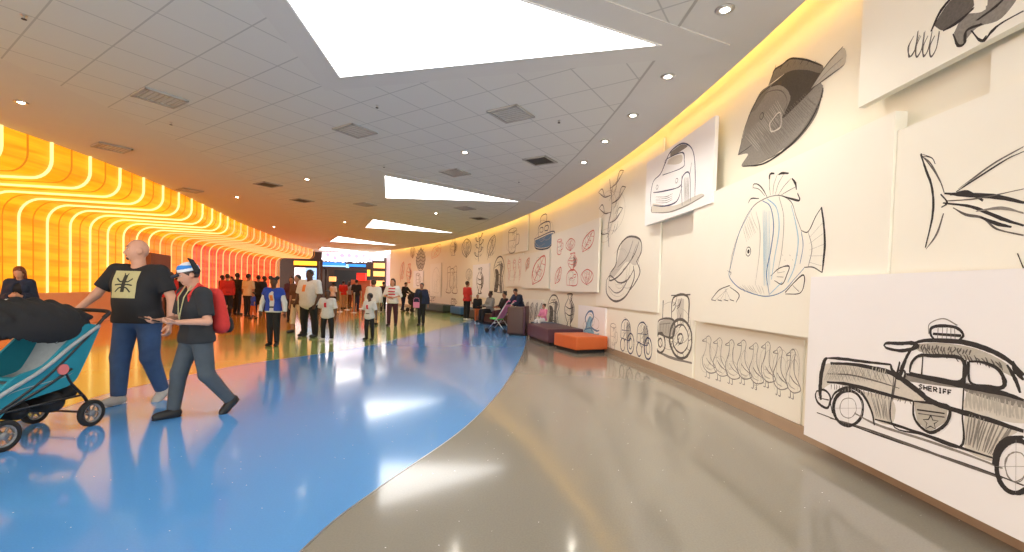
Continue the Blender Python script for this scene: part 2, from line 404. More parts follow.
for (p, lb, mk) in vents:
    x, y = atz(*p, CH); t = thing('ceiling_vent', lb, 'ceiling vent', (x, y, CH-.02), math.radians(-33))
    s = .52; mb = MB()
    for sx, sy, w_, h_ in ((0, 1, s, .04), (0, -1, s, .04), (1, 0, .04, s), (-1, 0, .04, s)): mb.box((sx*(s/2-.02), sy*(s/2-.02), 0), (w_, h_, .022))
    mb.build('frame', M['vent'], t)
    mb = MB(); mb.box((0, 0, .006), (s-.06, s-.06, .006)); mb.build('backing', M['ventd'] if mk == 'ventd' else M['gyp'], t)
    mb = MB()
    for k in range(7): mb.box((0, -.18+.06*k, .0), (s-.08, .03, .006), Matrix.Rotation(.5, 3, 'X'))
    mb.build('louvre', M[mk], t)
dls = [(725, 9), (668, 76), (633, 115), (605, 141), (584, 162), (465, 152), (21, 102), (307, 179), (237, 197), (274, 227), (436, 213), (345, 222)]
dll = ['recessed ceiling lamp nearest the viewer beside the cove', 'recessed ceiling lamp beside the cove, right of the large light tip', 'third recessed ceiling lamp along the cove', 'fourth recessed ceiling lamp along the cove', 'fifth recessed ceiling lamp along the cove',
       'round ceiling lamp between the large and second triangular lights', 'round ceiling lamp near the glowing wall at far left', 'small bright ceiling lamp left of the second triangular light', 'ceiling lamp above the crowd near the ribbed wall',
       'far ceiling lamp near the far ribs of the glowing wall', 'ceiling lamp beyond the second triangular light, near the cove', 'ceiling lamp left of the third triangular light']
for p, lb in zip(dls, dll):
    x, y = atz(*p, CH); t = thing('recessed_lamp', lb, 'ceiling lamp', (x, y, CH-.01))
    mb = MB(); mb.lathe([(.042, -.0015), (.075, -.006), (.085, .004), (.042, .004)], ring=True); mb.build('trim_ring', M['metal'], t, smooth=True)
    mb = MB(); mb.lathe([(.0001, -.001), (.040, -.001)]); mb.build('lens', M['lamp'], t)
    ld = bpy.data.lights.new('lamp_light', 'SPOT'); ld.energy = 34; ld.spot_size = 2.3; ld.spot_blend = .8; ld.color = (1, .93, .82); ld.shadow_soft_size = .05
    lo = bpy.data.objects.new('lamp_light', ld); COL.objects.link(lo); lo.parent = t; lo.location = (0, 0, -.03)
for k, p in enumerate([(377, 107), (559, 122), (384, 167), (519, 182), (171, 124), (24, 18)]):
    x, y = atz(*p, CH-.03); lb = ['small dark sprinkler head under the large light corner', 'small dark sprinkler head near the cove among the tiles', 'sprinkler head just above the second triangular light', 'sprinkler head right of the second triangular light near the cove', 'sprinkler head between two vents near the glowing wall', 'sprinkler head at the top left of the ceiling'][k]
    t = thing('sprinkler', lb, 'sprinkler', (x, y, CH))
    mb = MB(); mb.lathe([(.035, 0), (.03, -.008), (.01, -.012), (.008, -.04), (.0001, -.04)], n=10); mb.build('stem', M['metal'], t)
    mb = MB(); mb.lathe([(.0001, -.045), (.022, -.045), (.022, -.041), (.0001, -.041)], n=10); mb.build('deflector', M['black'], t)

# ------------------------------------------------------------------ drawings on the right wall
def board(name, label, tl, br, off, th=None, m='board', box=None, group=None, cat='art panel'):
    """tl, br: photo points of the corners of the front face"""
    if box: s0, s1, z0, z1 = box
    else:
        (s0, z1), (s1, z0) = hit(*tl, off), hit(*br, off)
    mid = (s0+s1)/2; t = thing(name, label, cat, WP(mid, z0, off/2), 0, group)
    mb = MB(); wallbox(mb, s0, s1, z0, z1, .004 if th is None else off-th, off)
    mb.build('board', M[m], t, fixn=True, loc=t.location)
    return t, (s0, s1, z0, z1), off
class Sketch:
    def __init__(s, off, seed=1): s.off = off; s.mb = {}; s.rng = random.Random(seed); s.keys = []; s.m = MB(); s.lay = 0; s.boost = 1.0
    def stroke(s, pts, key='k', w=.008, jit=.002, dbl=0, smooth=True, taper=True):
        w = w*s.boost
        """pts in wall coordinates (s, z)"""
        if key not in s.keys: s.keys.append(key)
        s.m.cur = s.keys.index(key)
        for rep in range(1+dbl):
            P = [(a+s.rng.gauss(0, jit), b+s.rng.gauss(0, jit)) for a, b in pts]
            P = crom(P, 6) if smooth and len(P) > 2 else P
            s.lay += 1; z_ = s.off+.0012+(s.lay % 40)*.00004
            n = len(P); vs = []
            for i, p in enumerate(P):
                a = np.array(P[max(i-1, 0)]); b = np.array(P[min(i+1, n-1)]); t = b-a; L = np.linalg.norm(t)
                t = t/L if L > 1e-9 else np.array((1., 0)); nn = np.array((-t[1], t[0]))
                u = i/(n-1); ww = w*(.45+.55*math.sin(math.pi*min(1, max(0, u))) if taper else 1)*(.85+.3*s.rng.random())/2
                for sg in (1, -1):
                    q = np.array(p)+nn*ww*sg; vs.append(WP(q[0], q[1], z_))
            s.m.add(vs, [(2*i, 2*i+1, 2*i+3, 2*i+2) for i in range(n-1)])
    def fill(s, poly, key='w', step=None, smooth=True):
        if key not in s.keys: s.keys.append(key)
        s.m.cur = s.keys.index(key)
        P = crom(list(poly)+[poly[0]], 5)[:-1] if smooth else list(poly)
        lo = min(p[0] for p in P); hi = max(p[0] for p in P); n = max(6, min(150, int((hi-lo)/(step or .02)*2.5))); n = max(n, 14)
        s.lay += 1; z_ = s.off+.0004+(s.lay % 16)*.00004
        def spans(x):
            c = []
            for i in range(len(P)):
                a, b = P[i], P[(i+1) % len(P)]
                if (a[0] > x) != (b[0] > x): c.append(a[1]+(b[1]-a[1])*(x-a[0])/(b[0]-a[0]))
            c.sort(); return [(c[i], c[i+1]) for i in range(0, len(c)-1, 2)]
        prev = None; xs = [lo+(hi-lo)*(i+.001)/(n+.002) for i in range(n+1)]
        for i, x in enumerate(xs):
            sp = spans(x)
            if prev is not None:
                for (a0, a1), (b0, b1) in (zip(prev[1], sp) if len(sp) == len(prev[1]) else zip(sp, sp)):
                    s.m.add([WP(prev[0], a0, z_), WP(prev[0], a1, z_), WP(x, b1, z_), WP(x, b0, z_)], [(0, 1, 2, 3)])
            prev = (x, sp)
    def hatch(s, a, b, c, d, n=8, key='g', w=.004, jit=.004):
        """n strokes sweeping from segment a-b to segment c-d"""
        a, b, c, d = map(np.array, (a, b, c, d))
        for k in range(n):
            u = (k+s.rng.random()*.5)/n; s.stroke([tuple(a+(c-a)*u), tuple((a+b+(c+d-a-b)*u)/2), tuple(b+(d-b)*u)], key, w, jit)
    def ell(s, c, r, key='k', w=.006, rot=0, a0=0, a1=380, dbl=0, jit=None):
        P = []
        for k in range(17):
            a = math.radians(a0+(a1-a0)*k/16); x, y = r[0]*math.cos(a), r[1]*math.sin(a)
            P.append((c[0]+x*math.cos(rot)-y*math.sin(rot), c[1]+x*math.sin(rot)+y*math.cos(rot)))
        s.stroke(P, key, w, jit=min(r)*.03 if jit is None else jit, dbl=dbl)
    def done(s, parent, name='drawing'):
        return s.m.build(name, [INK[k] for k in s.keys], parent, loc=parent.location if parent else None)
def pxy(off, ox=0, oy=0, sc=1.0):
    return lambda pts: [hit(ox+x/sc, oy+y/sc, off) for x, y in pts]
def unit(box):
    s0, s1, z0, z1 = box
    return lambda pts: [(s0+(s1-s0)*x, z0+(z1-z0)*y) for x, y in pts]
def drawing_only(label, fn, ref, seed=1, off=.002):
    c = hit(*ref, 0); t = WP(c[0], c[1], off); sk = Sketch(off, seed); fn(sk)
    o = sk.m.build('wall_drawing', [INK[k] for k in sk.keys], None, loc=t)
    return tag(o, label, 'drawing')

# --- 1. vintage patrol car, biggest panel
s0, z1 = hit(811, 277, .22); z0 = hit(803.2, 434, .22)[1]
t, bx, of = board('art_panel', 'large white panel with a charcoal sketch of a vintage sheriff car', 0, 0, .22, th=.05, m='board_white', box=(s0, 1.0, z0, z1))
sk = Sketch(.22, 3); sk.boost = 1.35; C = pxy(.22, 810, 310, 2.907)
S = lambda pts, key='k', w=.012, dbl=1, **k: sk.stroke(C(pts), key, w, jit=.002, dbl=dbl, **k)
# washes
for poly, key in (([(40, 160), (60, 155), (150, 158), (240, 185), (320, 235), (330, 265), (250, 262), (180, 240), (110, 222), (60, 215), (30, 232)], 'w'),
                  ([(150, 235), (240, 262), (240, 330), (190, 320), (170, 280)], 'w'), ([(455, 240), (622, 280), (622, 330), (455, 295)], 'w'),
                  ([(450, 300), (600, 345), (560, 380), (540, 440), (450, 400)], 'w'), ([(300, 100), (380, 96), (480, 112), (570, 155), (600, 200), (560, 180), (460, 145), (330, 125)], 'l'),
                  ([(455, 210), (620, 262), (620, 285), (455, 238)], 'g'), ([(280, 190), (450, 215), (450, 228), (275, 205)], 'g')):
    sk.fill(C(poly), key, .015)
S([(50, 140), (42, 150), (33, 190), (30, 235), (32, 262)], w=.03); S([(48, 140), (90, 142), (160, 150), (235, 158)], w=.016)
S([(60, 155), (130, 158), (200, 172), (250, 190), (320, 240), (345, 262), (400, 285), (500, 312), (622, 352)], w=.026, dbl=1)
S([(50, 185), (120, 190), (200, 208), (260, 228)], 'm', .008); S([(50, 210), (110, 215), (220, 245), (300, 265)], w=.018)
S([(20, 235), (40, 232), (55, 245), (60, 262), (50, 285), (25, 270), (17, 250), (20, 235)], w=.014); S([(25, 255), (55, 262)], w=.01)
S([(235, 158), (240, 175), (262, 190), (270, 165), (285, 130), (305, 100)], w=.018); S([(215, 104), (225, 97), (262, 96), (300, 98), (310, 108), (270, 118), (228, 112), (216, 104)], w=.018)
S([(300, 98), (340, 88), (430, 92), (510, 112), (575, 145), (622, 190)], w=.02, dbl=2)
S([(290, 180), (296, 155), (318, 132), (360, 132), (442, 142), (442, 206), (360, 196), (290, 182)], w=.015); S([(330, 130), (326, 186)], w=.012)
S([(462, 150), (500, 152), (545, 170), (568, 205), (560, 225), (520, 224), (468, 212), (462, 150)], w=.014); S([(452, 145), (448, 215)], w=.028)
S([(280, 186), (360, 202), (450, 222), (560, 242), (622, 262)], w=.022, dbl=1)
S([(590, 150), (600, 175), (622, 205)], w=.016); S([(575, 160), (598, 200), (610, 240)], w=.014)
S([(245, 188), (238, 330), (330, 362), (438, 398), (443, 300), (448, 225)], w=.008)
S([(190, 318), (240, 330), (340, 365), (440, 400), (530, 430)], w=.014); S([(20, 298), (120, 335), (260, 385), (400, 432), (530, 475), (622, 510)], w=.006, dbl=2)
S([(60, 315), (160, 345), (300, 395), (420, 440), (560, 490)], 'm', .012)
def wheel(cx, cy, rx, ry):
    for r_, w_, key in ((1, .016, 'k'), (.92, .007, 'k'), (.55, .004, 'g')):
        sk.stroke(C([(cx+rx*r_*math.cos(a*.4), cy+ry*r_*math.sin(a*.4)) for a in range(17)]), key, w_, .002, dbl=1)
    sk.stroke(C([(cx-rx, cy), (cx+rx, cy)]), 'g', .003); sk.stroke(C([(cx, cy-ry), (cx, cy+ry)]), 'g', .003)
wheel(112, 285, 44, 52); wheel(600, 455, 58, 78)
S([(62, 262), (75, 240), (110, 226), (150, 240), (178, 290), (188, 335)], w=.016); S([(66, 300), (60, 270)], w=.012)
S([(536, 450), (545, 405), (575, 375), (622, 368)], w=.02)
sk.hatch(*C([(65, 158), (40, 205), (225, 170), (220, 205)]), n=26, key='l', w=.007); sk.hatch(*C([(300, 96), (300, 112), (480, 115), (470, 130)]), n=20, key='m', w=.007)
sk.hatch(*C([(455, 236), (455, 285), (620, 275), (620, 320)]), n=24, key='l', w=.008); sk.hatch(*C([(60, 212), (60, 230), (300, 262), (300, 275)]), n=24, key='g', w=.006)
S([(250, 195), (245, 230), (240, 260)], 'm', .012); S([(262, 150), (255, 190), (270, 205)], w=.014); S([(255, 175), (275, 178), (272, 200), (248, 196), (255, 175)], 'k', .012)
S([(130, 300), (200, 335), (340, 380), (470, 425), (560, 460)], 'g', .012)
# roof beacon
S([(365, 88), (352, 72), (355, 52), (380, 45), (425, 52), (445, 72), (432, 90)], w=.014); S([(358, 70), (440, 76)], w=.02)
for k in range(5): S([(375+12*k, 52), (372+13*k, 86)], 'm', .006, dbl=0)
S([(345, 70), (350, 40), (390, 26), (430, 45)], 'g', .005)
# shield on the door
sk.fill(C([(302, 268), (350, 272), (402, 282), (396, 325), (348, 355), (312, 325)]), 'l', .01, smooth=False)
S([(302, 265), (350, 270), (404, 280), (402, 320), (380, 345), (348, 355), (318, 335), (303, 305), (302, 265)], w=.014)
S([(312, 290), (392, 302)], w=.012); S([(316, 300), (392, 312)], 'm', .01)
star = [(352, 305), (358, 320), (374, 322), (362, 331), (366, 346), (351, 338), (337, 345), (341, 329), (330, 318), (346, 318), (352, 305)]
sk.stroke(C(star), 'k', .005, .0005, smooth=False, taper=False)
# SHERIFF lettering
GL = {'S': [[(1, .85), (.5, 1), (0, .78), (.9, .28), (.5, 0), (0, .15)]], 'H': [[(0, 0), (0, 1)], [(1, 0), (1, 1)], [(0, .5), (1, .5)]], 'E': [[(1, 1), (0, 1), (0, 0), (1, 0)], [(0, .5), (.8, .5)]],
      'R': [[(0, 0), (0, 1), (.8, 1), (1, .75), (.8, .5), (0, .5)], [(.4, .5), (1, 0)]], 'I': [[(.5, 0), (.5, 1)], [(.2, 0), (.8, 0)], [(.2, 1), (.8, 1)]], 'F': [[(1, 1), (0, 1), (0, 0)], [(0, .5), (.8, .5)]]}
for k, chh in enumerate('SHERIFF'):
    x0 = 318+14*k; y0 = 229+2.7*k
    for ln in GL[chh]: sk.stroke(C([(x0+9.5*a, y0-13*b+1.8*a) for a, b in ln]), 'k', .0065, .0003, smooth=False, taper=False)
sk.hatch(*C([(60, 160), (75, 205), (230, 172), (250, 215)]), n=14, key='g', w=.004); sk.hatch(*C([(180, 255), (195, 310), (232, 262), (236, 325)]), n=9, key='g', w=.005)
sk.hatch(*C([(460, 300), (452, 390), (600, 345), (545, 430)]), n=18, key='g', w=.006); sk.hatch(*C([(320, 105), (330, 125), (560, 150), (575, 175)]), n=22, key='m', w=.006)
sk.done(t)

# --- 2. swordfish panel and its neighbour
s0 = hit(893, 160, .16)[0]-.004; z1 = hit(897, 131, .14)[1]; z0 = hit(888.5, 275, .14)[1]
t, bx, of = board('art_panel', 'cream panel with ink lines of a swordfish, above the sheriff car', 0, 0, .14, th=.07, box=(s0, 1.0, z0-.02, z1))
sk = Sketch(of, 5); sk.boost = 1.25; C = pxy(of, 850, 0, 1.971)
S = lambda pts, key='k', w=.008, dbl=1, **k: sk.stroke(C(pts), key, w, jit=.003, dbl=dbl, **k)
S([(140, 305), (160, 325), (178, 355), (188, 382)], 'm', .007); S([(140, 303), (148, 330), (162, 370), (164, 420), (150, 488)], w=.012); S([(186, 420), (172, 460), (150, 490)], 'm', .007); S([(142, 305), (160, 312), (168, 322)], w=.004)
S([(188, 382), (230, 385), (290, 388), (343, 400)], w=.016, dbl=3); S([(185, 400), (240, 408), (300, 430), (343, 445)], w=.012, dbl=2)
S([(210, 378), (260, 345), (310, 315), (343, 298)], w=.005); S([(200, 384), (230, 380), (262, 395)], w=.014); S([(215, 372), (280, 325), (343, 290)], 'm', .005)
S([(190, 395), (250, 392), (343, 372)], 'm', .005); S([(205, 410), (230, 422), (262, 430), (290, 452), (343, 465)], 'm', .008); S([(258, 428), (290, 440), (320, 447)], w=.014); S([(330, 500), (343, 530)], 'k', .008)
S([(180, 382), (192, 398), (182, 408)], w=.008); S([(343, 420), (300, 410), (250, 415)], 'g', .008, dbl=2)
sk.done(t)
# top right panel with talons
(s0, z0) = hit(858, 108, .16)
t, bx, of = board('art_panel', 'cream panel with charcoal talons at the top right corner', 0, 0, .16, th=.06, box=(s0, 1.2, z0, CH-.22))
sk = Sketch(of, 6); sk.boost = 1.25; C = pxy(of, 850, 0, 1.971)
S = lambda pts, key='k', w=.01, dbl=1, **k: sk.stroke(C(pts), key, w, jit=.003, dbl=dbl, **k)
for x in (118, 132, 146, 160): S([(x+8, 70), (x-2, 92), (x, 112), (x+10, 96), (x+16, 62)], 'm', .007)
sk.fill(C([(165, 50), (195, 5), (230, -20), (245, 10), (215, 40), (185, 60)]), 'm'); sk.fill(C([(205, 65), (225, 30), (265, 20), (275, -30), (340, -30), (300, 35), (250, 55), (215, 92)]), 'g')
S([(160, 62), (180, 20), (215, -20)], w=.014); S([(185, 62), (215, 42), (245, 15)], w=.012); S([(205, 65), (212, 90), (225, 85), (230, 60), (262, 45)], w=.012)
S([(240, 60), (262, 80), (280, 62), (300, 45), (343, 20)], w=.009); S([(250, 40), (290, 10), (320, -20)], w=.01); S([(270, 70), (262, 80), (250, 74)], w=.01)
sk.done(t)
(s0, z1) = hit(989, 100, .02); t, bx, of = board('art_panel', 'plain cream filler panel under the talon sketch at the right edge', 0, 0, .06, box=(hit(989, 101, .06)[0], 1.1, hit(897, 131, .14)[1]+.003, hit(1005, 43, .06)[1]))

# --- 3. big striped fish
(s0, z1) = hit(693.5, 213, .16); (s1, z0) = hit(808, 336.5, .16); s1 = hit(893, 160, .16)[0]
z1 = hit(893, 112, .16)[1]; z0 = hit(698, 321, .16)[1]
t, bx, of = board('art_panel', 'broad cream panel with a blue and black line drawing of a striped reef fish', 0, 0, .16, th=.09, box=(s0, s1, z0, z1))
sk = Sketch(of, 8); sk.boost = 1.25; C = pxy(of, 690, 150, 3.25)
S = lambda pts, key='k', w=.009, dbl=1, **k: sk.stroke(C(pts), key, w, jit=.002, dbl=dbl, **k)
S([(128, 400), (140, 330), (170, 245), (205, 185), (250, 155), (295, 148), (330, 170), (345, 215), (362, 262)], 'g', .007)
S([(205, 185), (160, 270), (132, 380), (128, 410), (150, 440), (185, 460), (245, 475), (300, 460), (340, 420), (372, 382)], 'b', .008)
S([(362, 262), (385, 265), (410, 215), (428, 185)], 'k', .008); S([(428, 185), (434, 230), (438, 300), (434, 360), (430, 398)], 'k', .018, dbl=2); S([(372, 382), (400, 380), (430, 398)], 'k', .008)
S([(362, 265), (368, 310), (358, 370)], 'b', .006); S([(385, 265), (396, 320), (385, 378)], 'g', .006)
for k in range(5): S([(388, 285+20*k), (434, 235+36*k)], 'g', .004, dbl=0)
S([(236, 165), (262, 185), (272, 250), (262, 330), (250, 400), (258, 470)], 'b', .012); S([(252, 160), (282, 190), (290, 260), (276, 350), (265, 420)], 'c', .010); S([(290, 152), (305, 220), (300, 320), (285, 400)], 'g', .006)
S([(330, 180), (345, 240), (352, 300), (340, 380), (318, 430)], 'c', .010); S([(300, 430), (260, 468)], 'c', .012)
fan = [(262, 148, 262, 80), (270, 146, 285, 78), (278, 145, 308, 76), (288, 146, 330, 92), (296, 148, 345, 120), (300, 150, 352, 160)]
for a, b, c, d in fan: S([(a, b), ((a+c)/2-4, (b+d)/2), (c, d)], 'k', .005, dbl=0)
S([(258, 95), (262, 78), (275, 76)], w=.018); S([(288, 80), (300, 76), (322, 76)], w=.018); S([(332, 92), (343, 108), (346, 128)], w=.018); S([(350, 140), (354, 165), (300, 150)], w=.012)
S([(205, 125), (207, 112), (222, 112), (238, 130), (250, 152)], w=.009); S([(190, 172), (200, 158), (225, 158)], 'k', .009); S([(205, 122), (225, 128), (244, 150)], 'm', .006)
# small plain eye, gill, mouth
sk.ell(C([(190, 330)])[0], (.045, .05), 'k', .007, dbl=1); sk.fill([(C([(190, 330)])[0][0]+.022*math.cos(a), C([(190, 330)])[0][1]+.024*math.sin(a)) for a in [i*.7 for i in range(9)]], 'k')
S([(122, 392), (134, 398), (130, 408)], 'g', .006); S([(215, 200), (228, 260), (226, 340), (212, 440)], 'l', .008)
sk.hatch(*C([(150, 440), (180, 462), (240, 440), (248, 472)]), n=10, key='l', w=.005); sk.hatch(*C([(170, 250), (185, 300), (200, 200), (225, 260)]), n=8, key='l', w=.005)
sk.hatch(*C([(236, 200), (240, 440), (262, 200), (262, 440)]), n=6, key='c', w=.006)
S([(262, 410), (290, 385), (322, 378), (315, 405), (300, 436), (275, 425)], w=.009); S([(285, 400), (308, 396)], 'm', .005); S([(282, 412), (304, 412)], 'm', .005)
S([(310, 462), (340, 430), (368, 405), (372, 430), (358, 465), (310, 468)], w=.009); S([(335, 440), (355, 460)], 'm', .006)
S([(130, 440), (95, 455), (70, 485)], 'k', .010); S([(130, 445), (160, 470), (150, 495)], 'k', .008)
for k in range(4): S([(125-4*k, 450), (80+18*k, 490)], 'm', .005, dbl=0); S([(70+20*k, 487), (84+20*k, 490)], 'k', .016, dbl=0)
for k in range(7): S([(300+8*k, 340+(k % 3)*16), (303+8*k, 343+(k % 3)*16)], 'g', .006, dbl=0)
sk.done(t)

# --- 4. dark angelfish drawn on the wall itself
def f(sk):
    C = pxy(.002, 720, 40, 3.943)
    sk.fill(C([(70, 455), (90, 380), (120, 280), (170, 200), (215, 165), (280, 125), (350, 112), (405, 120), (395, 160), (408, 200), (375, 290), (310, 380), (220, 450), (150, 490), (85, 498), (110, 450)]), 'g', .02)
    sk.fill(C([(270, 120), (340, 108), (400, 125), (390, 165), (350, 210), (300, 260), (245, 310), (275, 240), (268, 200), (235, 178), (200, 182)]), 'd', .02)
    sk.fill(C([(190, 180), (215, 120), (250, 95), (280, 78), (340, 76), (405, 100), (395, 130), (340, 118), (270, 125)]), 'e', .02)
    sk.fill(C([(240, 440), (320, 360), (385, 250), (402, 195), (385, 285), (325, 375), (250, 440), (150, 488)]), 'e', .02)
    sk.fill(C([(120, 285), (160, 205), (200, 182), (180, 215), (140, 275)]), 'e', .02)
    sk.fill(C([(360, 190), (410, 115), (485, 30), (492, 95), (420, 150)]), 'l', .02)
    S = lambda pts, key='k', w=.010, dbl=1: sk.stroke(C(pts), key, w, jit=.002, dbl=dbl)
    S([(75, 445), (100, 340), (150, 230), (200, 180)]); S([(90, 498), (170, 488), (260, 430), (340, 345), (392, 250), (408, 190)], w=.022); S([(205, 150), (215, 118), (245, 98), (280, 75), (340, 78), (400, 100)], w=.018, dbl=2)
    for k in range(7): S([(212+26*k, 124-9*min(k, 3)), (222+26*k, 98-7*min(k, 3)+k)], w=.01)
    S([(362, 188), (420, 100), (486, 25)], 'm', .010); S([(365, 192), (430, 145), (490, 98)], 'm', .008); S([(362, 190), (430, 120), (485, 70)], 'g', .006)
    sk.ell(C([(165, 300)])[0], (.035, .035), 'k', .01); S([(72, 452), (105, 430), (130, 410)], 'k', .008); S([(195, 330), (235, 285), (240, 340), (205, 362), (195, 330)], 'w', .02); S([(200, 330), (236, 290), (240, 345), (205, 366)], 'm', .006)
    S([(150, 240), (190, 205), (240, 200), (265, 240), (245, 300)], 'm', .008)
    sk.hatch(*C([(130, 380), (190, 470), (340, 210), (395, 260)]), n=34, key='e', w=.007); sk.hatch(*C([(100, 380), (150, 440), (230, 230), (260, 290)]), n=22, key='l', w=.006)
drawing_only('shaded charcoal angelfish drawn high on the bare wall', f, (790, 110), 11)

# --- 5. small white panel with car front
(s0, z1) = hit(647, 158, .18); (s1, z0) = hit(712, 203, .18); z0 = hit(645, 226, .18)[1]; z1 = hit(712, 118, .18)[1]
t, bx, of = board('art_panel', 'white panel below the cove with a pencil sketch of a small car front', 0, 0, .18, th=.05, m='board_white', box=(s0, s1, z0, z1))
sk = Sketch(of, 9); sk.boost = 1.25; C = pxy(of, 630, 110, 4.6)
S = lambda pts, key='n', w=.012, dbl=1: sk.stroke(C(pts), key, w, jit=.003, dbl=dbl)
sk.fill(C([(105, 430), (100, 470), (200, 462), (330, 405), (330, 385), (290, 400), (200, 440)]), 'w')
S([(100, 470), (95, 400), (108, 330), (140, 295), (160, 250), (185, 195), (235, 155), (275, 165), (295, 210), (300, 300), (298, 400)], w=.016)
S([(160, 250), (170, 225), (240, 195), (250, 230), (240, 265), (150, 300)]); sk.fill(C([(185, 195), (235, 160), (265, 165), (240, 185), (190, 215)]), 'g')
sk.fill(C([(170, 250), (185, 222), (235, 205), (240, 235), (215, 250)]), 'w'); S([(108, 380), (160, 372), (230, 350), (240, 300)]); S([(108, 440), (160, 440), (215, 420), (240, 350)], w=.014)
for k in range(4): S([(118, 400+9*k), (165, 398+9*k), (195, 385+9*k)], 'k', .006, 0)
sk.ell(C([(125, 355)])[0], (.04, .035), 'k', .008); sk.ell(C([(215, 325)])[0], (.04, .035), 'k', .008)
S([(240, 440), (238, 330), (255, 290), (275, 300), (278, 420)], w=.014); S([(275, 300), (285, 240)], w=.01); S([(100, 472), (180, 470), (260, 440), (340, 395)], 'g', .016)
sk.hatch(*C([(250, 310), (250, 430), (272, 310), (275, 420)]), n=8, key='g', w=.006)
sk.done(t)

